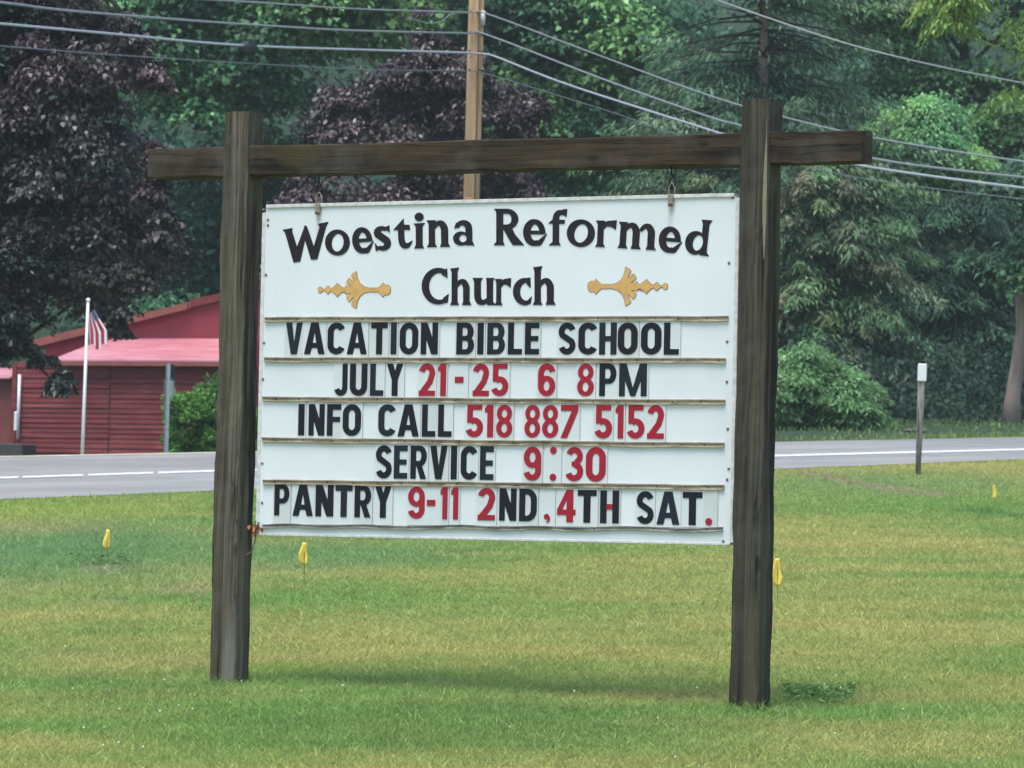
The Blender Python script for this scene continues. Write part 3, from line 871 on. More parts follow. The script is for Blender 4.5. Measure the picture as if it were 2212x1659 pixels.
# clover heads and broad weeds
def clover():
    r = np.random.default_rng(12)
    pts = [(140, 1420), (240, 1425), (247, 1474), (258, 1560), (385, 1552), (410, 1528), (415, 1560), (497, 1545), (552, 1540), (255, 1635), (345, 1565), (1505, 1512), (1768, 1470), (1815, 1512), (1780, 1505), (1010, 1532), (650, 1520), (1100, 1600), (1420, 1580), (900, 1470), (1950, 1560), (240, 1290), (280, 1112), (1240, 1520), (180, 1602), (760, 1600)]
    pts += [(r.random() * 2400 - 100, 1450 + r.random() * 250) for _ in range(22)]
    parts = []
    for x, y in pts:
        g = ground(x, y); s = .0025 + r.random() * .0035
        bm = bmesh.new(); bmesh.ops.create_icosphere(bm, subdivisions=1, radius=s)
        v = [Vector(w.co) + Vector((g.x, g.y, g.z + .055)) for w in bm.verts]; f = [tuple(q.index for q in ff.verts) for ff in bm.faces]
        bm.free(); parts.append((v, f))
    V, F = join_data(parts)
    tag(link('clover_flowers', mesh_pd('clover_flowers', V, F, True), flat('clover white', (.62, .64, .5), .8)), 'tiny white clover heads scattered in the lawn', 'clover', kind='stuff')
clover()
def weed(px0, px1, py0, py1, n, label, seed, colr):
    r = np.random.default_rng(seed)
    C = []
    for i in range(n):
        g = ground(px0 + (px1 - px0) * r.random(), py0 + (py1 - py0) * r.random()); C.append((g.x, g.y, g.z - .01 + r.random() * .022))
    C = np.array(C); D = r.normal(size=(n, 3)); D[:, 2] = np.abs(D[:, 2]) * .4; N = UP + r.normal(0, .35, (n, 3))
    V = leaf_quads(C, D, N, .05 * np.exp(r.normal(0, .3, n)), .018 * np.exp(r.normal(0, .3, n)))
    c = np.array(colr) * np.exp(r.normal(0, .3, n))[:, None]
    o = link('weeds', quads_mesh('weeds', V, n, c, MAT['leaf'])); tag(o, label, 'weed', kind='stuff')
weed(1690, 1845, 1478, 1512, 190, 'low dark broad-leaved weeds beside the foot of the right post', 3, (.15, .28, .085))
weed(150, 290, 1196, 1215, 150, 'dark weeds growing in the hollow below the leftmost yellow flag', 4, (.12, .24, .085))
g = ground(417, 1312)
bmv = [(0, 0, .03), (.035, .012, .05), (.06, .045, .075), (.02, .035, .05), (-.02, .015, .035)]
tag(link('fallen_leaf', mesh_pd('fallen_leaf', [Vector(v) + g for v in bmv], [(0, 1, 2, 3), (0, 3, 4)]), flat('dead leaf', (.10, .055, .02), .8)), 'single curled brown leaf lying on the lawn left of the left post', 'leaf')

# ------------------------------------------------------------------ glyph shapes from strokes: signed distance -> contour -> filled curve
def arcpts(cx, cy, rx, ry, a0, a1, n=None):
    n = n or max(4, int(abs(a1 - a0) / 12))
    return [(cx + rx * math.cos(rad(a0 + (a1 - a0) * i / n)), cy + ry * math.sin(rad(a0 + (a1 - a0) * i / n))) for i in range(n + 1)]
def ribbon(pts, w):
    """polygons of a stroke along pts with width w (number or list)"""
    P = np.array(pts, float)
    W = np.interp(np.linspace(0, 1, len(P)), np.linspace(0, 1, len(w)), w) if hasattr(w, '__len__') else np.full(len(P), w)
    T = np.gradient(P, axis=0); T /= np.maximum(np.linalg.norm(T, axis=1, keepdims=True), 1e-9)
    N = np.stack([-T[:, 1], T[:, 0]], 1)
    A = P + N * W[:, None] / 2; B = P - N * W[:, None] / 2
    out = []
    for i in range(len(P) - 1):
        e0 = (P[i + 1] - P[i]) * (.08 if i else 0); e1 = (P[i + 1] - P[i]) * (.08 if i < len(P) - 2 else 0)
        out.append([A[i] - e0, A[i + 1] + e1, B[i + 1] + e1, B[i] - e0])
    return out
def resample(pts, n=24):
    """smooth curve through pts (Catmull-Rom)"""
    P = np.array(pts, float); Q = np.vstack([2 * P[0] - P[1], P, 2 * P[-1] - P[-2]]); out = []
    m = len(P) - 1
    for j in range(n + 1):
        s = j / n * m; i = min(int(s), m - 1); t = s - i
        p0, p1, p2, p3 = Q[i:i + 4]
        out.append(.5 * ((2 * p1) + (-p0 + p2) * t + (2 * p0 - 5 * p1 + 4 * p2 - p3) * t * t + (-p0 + 3 * p1 - 3 * p2 + p3) * t ** 3))
    return out
class G:
    def __init__(s): s.add = []; s.cut = []
    def poly(s, *p): s.add.append([tuple(q) for q in p]); return s
    def box(s, x0, y0, x1, y1): return s.poly((x0, y0), (x1, y0), (x1, y1), (x0, y1))
    def rib(s, pts, w): s.add += ribbon(pts, w); return s
    def curve(s, pts, w, n=24): return s.rib(resample(pts, n), w)
    def ell(s, cx, cy, rx, ry): return s.poly(*arcpts(cx, cy, rx, ry, 0, 345, 23))
    def hole(s, cx, cy, rx, ry, tilt=0):
        c, d = math.cos(rad(tilt)), math.sin(rad(tilt))
        s.cut.append([(cx + (x * c - y * d), cy + (x * d + y * c)) for x, y in arcpts(0, 0, rx, ry, 0, 345, 23)]); return s
    def cutp(s, *p): s.cut.append([tuple(q) for q in p]); return s
    def contours(s, res=90):
        allp = np.array([q for p in s.add for q in p])
        lo = allp.min(0); hi = allp.max(0); h = max(hi - lo) / res
        lo = lo - 2.37 * h; nx, ny = (np.ceil((hi - lo) / h) + 4).astype(int)
        gx, gy = np.meshgrid(lo[0] + np.arange(nx) * h, lo[1] + np.arange(ny) * h, indexing='ij')
        P = np.stack([gx.ravel(), gy.ravel()], 1)
        d = np.full(len(P), 1e9)
        for p in s.add:
            pa = np.array(p); m = (P[:, 0] > pa[:, 0].min() - 3 * h) & (P[:, 0] < pa[:, 0].max() + 3 * h) & (P[:, 1] > pa[:, 1].min() - 3 * h) & (P[:, 1] < pa[:, 1].max() + 3 * h)
            d[m] = np.minimum(d[m], poly_sd(P[m], p))
        for p in s.cut: d = np.maximum(d, -poly_sd(P, p))
        d = np.where(np.abs(d) < 1e-6 * h, 1e-6 * h, d).reshape(nx, ny)
        segs = {}
        def ip(i0, j0, i1, j1):
            a, b = d[i0, j0], d[i1, j1]; t = a / (a - b)
            return (lo[0] + (i0 + (i1 - i0) * t) * h, lo[1] + (j0 + (j1 - j0) * t) * h)
        ins = d < 0
        mixed = np.argwhere((ins[:-1, :-1].astype(int) + ins[1:, :-1] + ins[1:, 1:] + ins[:-1, 1:]) % 4 != 0)
        nxt = {}; pos = {}
        for i, j in mixed:
            c = [(i, j), (i + 1, j), (i + 1, j + 1), (i, j + 1)]
            s4 = [ins[q] for q in c]
            ent = []; ext = []
            for k in range(4):
                a, b = c[k], c[(k + 1) % 4]
                if s4[k] != s4[(k + 1) % 4]:
                    key = (min(a, b), max(a, b))
                    if key not in pos: pos[key] = ip(*key[0], *key[1])
                    (ext if s4[k] else ent).append((k, key))
            # walk with the inside on a constant side
            for k, key in ext:
                best = min(ent, key=lambda e: (e[0] - k) % 4) if len(ent) > 1 else ent[0]
                nxt[key] = best[1]
        loops = []; used = set()
        for st in list(nxt):
            if st in used: continue
            lp = []; k = st
            while k not in used and k in nxt:
                used.add(k); lp.append(pos[k]); k = nxt[k]
            if len(lp) >= 6: loops.append(np.array(lp))
        out = []
        for lp in loops:   # drop points on straight runs
            keep = []; n = len(lp); last = lp[-1]
            for i in range(n):
                a = last; b = lp[i]; c2 = lp[(i + 1) % n]
                e = c2 - a; L = np.hypot(*e)
                dist = abs(e[0] * (b[1] - a[1]) - e[1] * (b[0] - a[0])) / max(L, 1e-12)
                if dist > .06 * h or L > 8 * h: keep.append(b); last = b
            if len(keep) >= 3: out.append(np.array(keep))
        return out
def fill_mesh(name, loops, depth, fn=None, bev=0.0):
    """solid letter: loops in 2D, fn maps (x,y) -> (x,z); front face at y=-depth, back at y=+.001"""
    cu = bpy.data.curves.new(name + '_outline', 'CURVE'); cu.dimensions = '2D'; cu.fill_mode = 'BOTH'
    cu.extrude = (depth + .001) / 2
    for lp in loops:
        if fn is not None: lp = np.array([fn(*q) for q in lp])
        sp = cu.splines.new('POLY'); sp.points.add(len(lp) - 1)
        sp.points.foreach_set('co', np.concatenate([lp, np.zeros((len(lp), 1)), np.ones((len(lp), 1))], 1).ravel())
        sp.use_cyclic_u = True
    ob = bpy.data.objects.new('tmp_outline', cu); COL.objects.link(ob)
    bpy.context.view_layer.update()
    dg = bpy.context.evaluated_depsgraph_get()
    me = bpy.data.meshes.new_from_object(ob.evaluated_get(dg), depsgraph=dg)
    bpy.data.objects.remove(ob); bpy.data.curves.remove(cu)
    me.name = name
    n = len(me.vertices); co = np.empty(n * 3); me.vertices.foreach_get('co', co); co = co.reshape(-1, 3)
    co = np.stack([co[:, 0], -co[:, 2] - (depth - .001) / 2, co[:, 1]], 1)
    me.vertices.foreach_set('co', co.ravel()); me.update()
    return me

def block(ch):
    g = G(); t = .19
    if ch == 'V': g.poly((0, 1), (.19, 1), (.27, .36), (.35, 1), (.53, 1), (.36, 0), (.17, 0))
    elif ch == 'A': g.poly((0, 0), (.19, 0), (.43, 1), (.21, 1)).poly((.65, 0), (.46, 0), (.215, .99), (.44, 1)).box(.14, .2, .51, .36); g.cutp((.265, .36), (.385, .36), (.325, .72))
    elif ch == 'C': g.rib(arcpts(.28, .71, .19, .20, 22, 180) + arcpts(.28, .29, .19, .20, 180, 338), t)
    elif ch == 'T': g.box(0, .82, .53, 1).box(.17, 0, .36, .9)
    elif ch == 'I': g.box(0, 0, .185, 1)
    elif ch in 'O0':
        w = .195 if ch == 'O' else .19
        g.rib(arcpts(.29, .68, w, .225, 0, 180) + arcpts(.29, .32, w, .225, 180, 360), .185).box(.29 + w - .0925, .30, .29 + w + .0925, .70)
    elif ch == 'N': g.box(0, 0, .175, 1).box(.365, 0, .54, 1).poly((0, 1), (.2, 1), (.54, 0), (.34, 0))
    elif ch == 'B':
        g.box(0, 0, .185, 1).box(.1, .84, .33, 1).box(.1, .43, .33, .58).box(.1, 0, .33, .16)
        g.rib(arcpts(.31, .71, .135, .205, 92, -92), [.16, .19, .15]).rib(arcpts(.31, .295, .155, .215, 92, -92), [.15, .19, .16])
    elif ch == 'L': g.box(0, 0, .185, 1).box(.1, 0, .45, .175)
    elif ch == 'E': g.box(0, 0, .185, 1).box(.1, 0, .45, .175).box(.1, .825, .45, 1).box(.1, .42, .42, .58)
    elif ch == 'F': g.box(0, 0, .185, 1).box(.1, .825, .46, 1).box(.1, .44, .43, .60)
    elif ch == 'H': g.box(0, 0, .185, 1).box(.355, 0, .54, 1).box(.1, .42, .45, .58)
    elif ch == 'S': g.rib(arcpts(.27, .715, .185, .195, 18, 215) + arcpts(.27, .285, .185, .195, 40, -162), .185)
    elif ch == 'J': g.rib([(.32, 1), (.32, .7), (.32, .4)] + arcpts(.17, .25, .15, .16, 0, -165), .185)
    elif ch == 'U': g.rib([(.095, 1), (.095, .6)] + arcpts(.28, .29, .185, .2, 180, 360) + [(.465, .6), (.465, 1)], .185)
    elif ch == 'Y': g.box(.165, 0, .35, .5).poly((0, 1), (.19, 1), (.35, .5), (.35, .36), (.165, .36), (.165, .5)).poly((.325, 1), (.515, 1), (.35, .5), (.165, .42), (.2, .52))
    elif ch in 'PR':
        g.box(0, 0, .185, 1).box(.1, .84, .32, 1).box(.1, .38, .32, .54).rib(arcpts(.31, .69, .15, .23, 92, -92), [.16, .19, .16])
        if ch == 'R': g.poly((.2, .42), (.37, .46), (.54, 0), (.345, 0))
    elif ch == 'M': g.box(0, 0, .18, 1).box(.68, 0, .86, 1).poly((0, 1), (.22, 1), (.5, .0), (.36, 0)).poly((.86, 1), (.64, 1), (.36, 0), (.5, 0))
    elif ch == 'D': g.box(0, 0, .185, 1).box(.1, .83, .26, 1).box(.1, 0, .26, .17).rib([(.24, .91)] + arcpts(.26, .66, .2, .25, 90, 0) + arcpts(.26, .34, .2, .25, 0, -90) + [(.24, .09)], [.17, .185, .185, .17])
    elif ch == '2': g.rib(arcpts(.26, .71, .175, .20, 168, -15) + [(.36, .44), (.11, .1)], .18).box(0, 0, .53, .165)
    elif ch == '1': g.box(.08, 0, .26, 1).poly((.08, 1), (.18, 1), (.18, .8), (0, .76), (0, .88))
    elif ch == '3': g.rib(arcpts(.25, .725, .175, .185, 160, -80), .175).rib(arcpts(.25, .285, .19, .20, 88, -162), .18).box(.17, .43, .29, .58)
    elif ch == '5': g.box(.03, .84, .49, 1).box(.03, .44, .2, 1).rib(arcpts(.25, .3, .19, .215, 128, -160), .18)
    elif ch == '6': g.ell(.27, .31, .275, .315).hole(.27, .31, .10, .155).rib(arcpts(.27, .71, .185, .20, 12, 180) + [(.085, .55), (.085, .3)], .18)
    elif ch == '9': g.ell(.27, .69, .275, .315).hole(.27, .69, .10, .155).rib(arcpts(.27, .29, .185, .20, -168, 0) + [(.455, .45), (.455, .7)], .18)
    elif ch == '8': g.ell(.27, .735, .25, .27).ell(.27, .28, .27, .285).hole(.27, .73, .095, .13).hole(.27, .28, .10, .145)
    elif ch == '7': g.box(0, .82, .54, 1).poly((.35, .84), (.54, .84), (.2, 0), (.0, 0))
    elif ch == '4': g.poly((.27, 1), (.46, 1), (.46, 0), (.27, 0)).poly((.27, 1), (.42, 1), (.16, .38), (0, .38)).box(0, .22, .53, .39).cutp((.145, .39), (.272, .39), (.272, .70))
    elif ch == '-': g.box(0, 0, .27, .19)
    elif ch in '.:': g.ell(.1, .1, .1, .1)
    elif ch == ',': g.ell(.11, .2, .1, .1).curve([(.17, .22), (.2, .1), (.11, 0)], [.09, .08, .02], 8)
    return g
_bm = {}
def block_mesh(ch, mk):
    k = (ch, mk)
    if k not in _bm:
        lp = block(ch).contours(80)
        a = np.concatenate(lp); lo = a.min(0); hi = a.max(0)
        me = fill_mesh('letter', lp, .0026, lambda x, y: ((x - lo[0]) / (hi[0] - lo[0]) - .5, (y - lo[1]) / (hi[1] - lo[1]) - .5))
        me.materials.append(MAT[mk]); _bm[k] = me
    return _bm[k]

# ------------------------------------------------------------------ the sign frame
frame_M = Matrix.Translation(Vector((SC.x, SC.y, ZB))) @ Matrix.Rotation(-TH, 4, 'Z')
def timber(name, L, w, t, seed, axis='Z', amp=.0022):
    """sawn timber with worn arrises and slight waviness; length along axis, from 0"""
    r = np.random.default_rng(seed)
    n = int(L / .05); V = []; F = []
    prof = [(-1, -.90), (-.96, -.97), (-.9, -1), (0, -1.0), (.9, -1), (.96, -.97), (1, -.90), (1, 0), (1, .9), (.96, .97), (.9, 1), (0, 1), (-.9, 1), (-.96, .97), (-1, .9), (-1, 0)]
    m = len(prof); ph = r.random((m, 3)) * 9
    for i in range(n + 1):
        z = L * i / n
        for k, (a, b) in enumerate(prof):
            q = amp * (math.sin(z * 5 + ph[k // 4, 0]) + .6 * math.sin(z * 17 + ph[k, 1])) + r.normal() * amp * .35
            s = 1 - (.012 if i in (0, n) else 0)
            x, y = a * w / 2 * s + q * (1 if abs(a) > .8 else 0) * np.sign(a), b * t / 2 * s + q * (1 if abs(b) > .8 else 0) * np.sign(b)
            V.append((x, y, z))
    for i in range(n):
        for k in range(m): F.append((i * m + k, i * m + (k + 1) % m, (i + 1) * m + (k + 1) % m, (i + 1) * m + k))
    F.append(tuple(range(m - 1, -1, -1))); F.append(tuple(n * m + k for k in range(m)))
    if axis == 'X': V = [(z, y, -x) for x, y, z in V]
    return mesh_pd(name, V, F)
fr = empty('sign_gallows', M=frame_M)
tag(fr, 'weathered timber support of two square posts and a crossbeam carrying the church board', 'sign support')
W2, T = 2.6987 / 2, .1375
Hh = 1.8584 + .795
for sgn, h, mk, sd, lean in ((-1, Hh + .012, 'post_wood_left', 4, .0015), (1, Hh - .006, 'post_wood_right', 5, 0)):
    p = link('post', timber('post', h + .35, T, T, sd), MAT[mk], fr, (sgn * W2, T / 2, -.35))
    p.rotation_euler = (0, lean, 0)
    p['label'] = 'post with pale grey streaks' if sgn < 0 else 'darker post with a pale split along its edge'
bz0, bz1 = 1.5662 + .795, 1.7062 + .795
b = link('beam', timber('beam', 1.8439 + 1.8494, bz1 - bz0, T * .93, 6, 'X', .0016), MAT['beam_wood'], fr, (-1.8439, T / 2 + .004, (bz0 + bz1) / 2))
# pale raised splinter strip on the right post (front right edge)
V = []
for i in range(9):
    k = i / 8; w = .012 * math.sin(math.pi * min(1, k * 1.05 + .03)) + .002
    V += [(-w, 0, k * .62), (w * .4, 0, k * .62), (-w * .3, -.004, k * .62)]
F = []
for i in range(8):
    a = 3 * i; F += [(a, a + 3, a + 5, a + 2), (a + 2, a + 5, a + 4, a + 1)]
link('splinter_strip', mesh_pd('splinter_strip', V, F), flat('fresh split wood', srgb(128, 122, 100), .8, var=.2, vscale=30), fr, (W2 + T / 2 - .012, -.002, bz0 - .42))
# beam ends at the left have a shallow step where it enters the post
hook_x = []
# ------------------------------------------------------------------ the board
BX, BZ, BROT, BH, BW = .0238, .657 + .795, .0054, 1.5388, 2.44
BY = T / 2 - .02
board_M = frame_M @ Matrix.Translation((BX, BY, BZ)) @ Matrix.Rotation(-BROT, 4, 'Y') @ Matrix.Translation((0, 0, -BH / 2))
bd = empty('church_sign_board', M=board_M)
tag(bd, 'white church notice board with black heading and five rows of changeable letters', 'sign')
bi = board_M.inverted()
def uv(px, py):
    """where the sight line through (px,py) meets the face of the board, in board metres"""
    o = bi @ CAM; d = (bi.to_3x3() @ ray(px, py))
    t = -o.y / d.y; p = o + d * t
    return p.x, p.z
def c5(x, y): return uv((1000 + x * .45208) * .54861, (750 + y * .45208) * .54861)
def c6(x, y): return uv((1960 + x * .45208) * .54861, (750 + y * .45208) * .54861)
def c7(x, y): return uv((1000 + x * .45208) * .54861, (1450 + y * .45208) * .54861)
def c8(x, y): return uv((1960 + x * .45208) * .54861, (1450 + y * .45208) * .54861)
pnl = link('panel', box_mesh('panel', BW, .030, BH, .002, (0, .0155, BH / 2)), MAT['board'], bd)
# rails round the panel
link('top_rail', box_mesh('top_rail', BW - .01, .052, .017, .002, (0, .018, BH + .0035)), MAT['rail'], bd)
link('bottom_rail', box_mesh('bottom_rail', BW - .01, .040, .012, .002, (0, .018, .004)), MAT['rail'], bd)
link('side_rail', box_mesh('side_rail', .020, .048, BH - .03, .002, (-BW / 2 - .008, .022, BH / 2 - .01)), MAT['rail'], bd)
link('side_rail', box_mesh('side_rail', .020, .048, BH - .02, .002, (BW / 2 + .008, .022, BH / 2)), MAT['rail'], bd)
# letter tracks: (left y, right y) in picture units at x=573 / 1575
tracks = [((573, 690), (1574, 688)), ((572, 777), (1568, 779)), ((568, 862), (1567, 869)), ((567, 950), (1565, 962)), ((569, 1041), (1565, 1053)), ((568, 1136), (1562, 1144))]
nail_me = None
def nail_mesh():
    bm = bmesh.new(); bmesh.ops.create_uvsphere(bm, u_segments=8, v_segments=4, radius=.0042)
    bmesh.ops.scale(bm, vec=(1, .7, 1), verts=bm.verts)
    me = bm_mesh('nail', bm, True); me.materials.append(MAT['rust']); return me
nail_me = nail_mesh()
TR = []
rt = np.random.default_rng(31)
for i, (a, c) in enumerate(tracks):
    x0, z0 = uv(*a); x1, z1 = uv(*c)
    L = math.hypot(x1 - x0, z1 - z0); ang = math.atan2(z1 - z0, x1 - x0)
    TR.append((x0, z0, x1, z1))
    hgt = .0225 if i < 5 else .018
    # a slightly sagging extruded strip with an upper and a lower lip
    n = 40; prof = [(-.001, -.5), (-.011, -.5), (-.011, -.30), (-.005, -.22), (-.005, .22), (-.011, .30), (-.011, .5), (-.001, .5)]
    V, F = [], []
    ph = rt.random() * 6
    for j in range(n + 1):
        s = j / n; w = .0016 * math.sin(s * 19 + ph) + .0011 * math.sin(s * 47 + ph * 2) + (.003 * math.sin(s * 33) if i == 5 else 0)
        for y, z in prof: V.append((s * L, y + .0008 * math.sin(s * 60 + z * 3 + ph), z * hgt + w * (1 if z < 0 or i == 5 else .4)))
    m = len(prof)
    for j in range(n):
        for k in range(m - 1): F.append((j * m + k, (j + 1) * m + k, (j + 1) * m + k + 1, j * m + k + 1))
    F.append(tuple(range(m))); F.append(tuple(n * m + k for k in range(m - 1, -1, -1)))
    tk = link('letter_track', mesh_pd('letter_track', V, F), MAT['track_grey' if i == 5 else 'track'], bd, (x0, 0, z0), (0, -ang, 0))
    x = .04 + rt.random() * .05
    while x < L - .02:
        link('nail', nail_me, None, tk, (x, -.006, (rt.random() - .5) * .004))
        x += .11 + rt.random() * .05
# screws on the face edge
sc_me = box_mesh('screw', .012, .005, .012, .002); sc_me.materials.append(MAT['screw'])
for f, x, y in ((c5, 122, 255), (c5, 122, 303), (c5, 105, 735), (c5, 88, 1327), (c7, 78, 95), (c7, 72, 828), (c7, 70, 1172), (c6, 2045, 60), (c6, 2014, 632), (c6, 1998, 1315), (c8, 1995, 118), (c8, 2003, 528), (c8, 2012, 875), (c8, 1998, 970), (c8, 1965, 1508)):
    u, v = f(x, y); link('screw', sc_me, None, bd, (u, -.001, v), (0, rt.random() * 1.5, 0))

# rows of letters: (crop, char, x0, x1, colour)
rows = [
 ('VACATION BIBLE SCHOOL', [(c5, 287, 428), (c5, 448, 625), (c5, 650, 797), (c5, 820, 992), (c5, 1028, 1170), (c5, 1200, 1250), (c5, 1278, 1438), (c5, 1462, 1610), (c5, 1772, 1925), (c5, 1955, 2008), (c5, 2040, 2194), (c6, 97, 220), (c6, 245, 368), (c6, 538, 685), (c6, 710, 870), (c6, 892, 1043), (c6, 1053, 1225), (c6, 1255, 1433), (c6, 1455, 1585)]),
 ('JULY 21-25 6 8PM', [(c7, 712, 822), (c7, 845, 995), (c7, 1020, 1135), (c7, 1165, 1305), (c7, 1445, 1585), (c7, 1612, 1680), (c7, 1758, 1832), (c7, 1915, 2055), (c7, 2078, 2223), (c8, 360, 508), (c8, 700, 845), (c8, 893, 1040), (c8, 1065, 1305)]),
 ('INFO CALL 518 887 5152', [(c7, 395, 447), (c7, 485, 623), (c7, 645, 765), (c7, 782, 940), (c7, 1092, 1240), (c7, 1262, 1445), (c7, 1472, 1588), (c7, 1613, 1730), (c7, 1855, 2003), (c7, 2018, 2092), (c7, 2118, 2258), (c8, 242, 378), (c8, 395, 535), (c8, 557, 708), (c8, 853, 1003), (c8, 1032, 1102), (c8, 1135, 1285), (c8, 1310, 1455)]),
 ('SERVICE 9:30', [(c7, 1070, 1208), (c7, 1228, 1345), (c7, 1372, 1512), (c7, 1543, 1690), (c7, 1723, 1775), (c7, 1810, 1950), (c7, 1977, 2095), (c8, 235, 385), (c8, 462, 518), (c8, 602, 752), (c8, 775, 948)]),
 ('PANTRY 9-11 2ND ,4TH SAT.', [(c7, 187, 315), (c7, 348, 522), (c7, 545, 700), (c7, 717, 865), (c7, 885, 1027), (c7, 1062, 1203), (c7, 1350, 1495), (c7, 1515, 1587), (c7, 1632, 1692), (c7, 1725, 1787), (c7, 1958, 2108), (c8, -64 + 86, 170), (c8, 195, 347), (c8, 412, 465), (c8, 525, 685), (c8, 703, 867), (c8, 900, 1062), (c8, 1218, 1365), (c8, 1393, 1590), (c8, 1618, 1788), (c8, 1817, 1875)])]
# y of the letters' top and bottom at the row's left and right, picture units
rowy = [((697, 765.3), (697, 766.3)), ((785.5, 855), (785.5, 856)), ((872.8, 940.5), (875.3, 948)), ((961.5, 1033), (966, 1040.5)), ((1045, 1112.7), (1063.5, 1135))]
rowx = [(620, 1470), (725, 1400), (647, 1436), (815, 1310), (595, 1540)]
tilecache = {}
RED = {1: '21-25688'[:], 2: '0123456789', 3: '9:30', 4: '9-112,4.'}
for ri, (txt, pos) in enumerate(rows):
    chars = [c for c in txt if c != ' ']
    assert len(chars) == len(pos), (txt, len(chars), len(pos))
    for ci, (ch, (f, xa, xb)) in enumerate(zip(chars, pos)):
        off = 1000 if f in (c5, c7) else 1960
        pxa = (off + xa * .45208) * .54861; pxb = (off + xb * .45208) * .54861
        k = ((pxa + pxb) / 2 - rowx[ri][0]) / (rowx[ri][1] - rowx[ri][0])
        (tl, bl), (tr_, br_) = rowy[ri]
        yt, yb = tl + (tr_ - tl) * k, bl + (br_ - bl) * k
        u0, zt = uv(pxa, yt); u1, _ = uv(pxb, yt); _, zb = uv(pxa, yb)
        w, h = u1 - u0, zt - zb; uc, zc = (u0 + u1) / 2, (zt + zb) / 2
        red = ch in '0123456789-:.,'
        mk = 'red' if red else ('black_faded' if (ci * 7 + ri) % 5 == 0 else 'black')
        # the card between the two tracks
        ta, tb = TR[ri], TR[ri + 1]
        def tz(t, u): return t[1] + (t[3] - t[1]) * (u - t[0]) / (t[2] - t[0])
        top, bot = tz(ta, uc) - .0125, tz(tb, uc) + .0125
        tw = w + (.014 if ch not in '.,:-' else .05)
        card = box_mesh('letter_card', tw, .0010, top - bot + .008, 0)
        card.materials.append(MAT['tile2' if (ci * 5 + ri * 3) % 4 == 0 else 'tile'])
        co = link('letter_card', card, None, bd, (uc, -.0035 - .0005 * (ci % 2), (top + bot) / 2))
        def put(hh, ww, zz, c=ch):
            o = link('letter', block_mesh(c, mk), None, co, (0, -.0008, zz - (top + bot) / 2)); o.scale = (ww, 1, hh); return o
        if ch == '-': put(h * .19, w, zc)
        elif ch == '.': put(w, w, zb + w * .5)
        elif ch == ':': put(w, w, zt - w * .5); put(w, w, zb + w * .5)
        elif ch == ',': put(h * .28, w, zb + h * .10)
        elif ch == 'H' and ri == 4:
            # this H is pieced together from two strokes and a reddish bar
            o = put(h, w * .345, zc, 'I'); o.location.x = -w * .33
            o = put(h, w * .345, zc, 'I'); o.location.x = w * .33
            o = link('letter', block_mesh('-', 'red'), None, co, (0, -.0006, zc - (top + bot) / 2)); o.scale = (w * .33, 1, h * .17)
            o['label'] = 'reddish crossbar'
        else: put(h, w, zc)

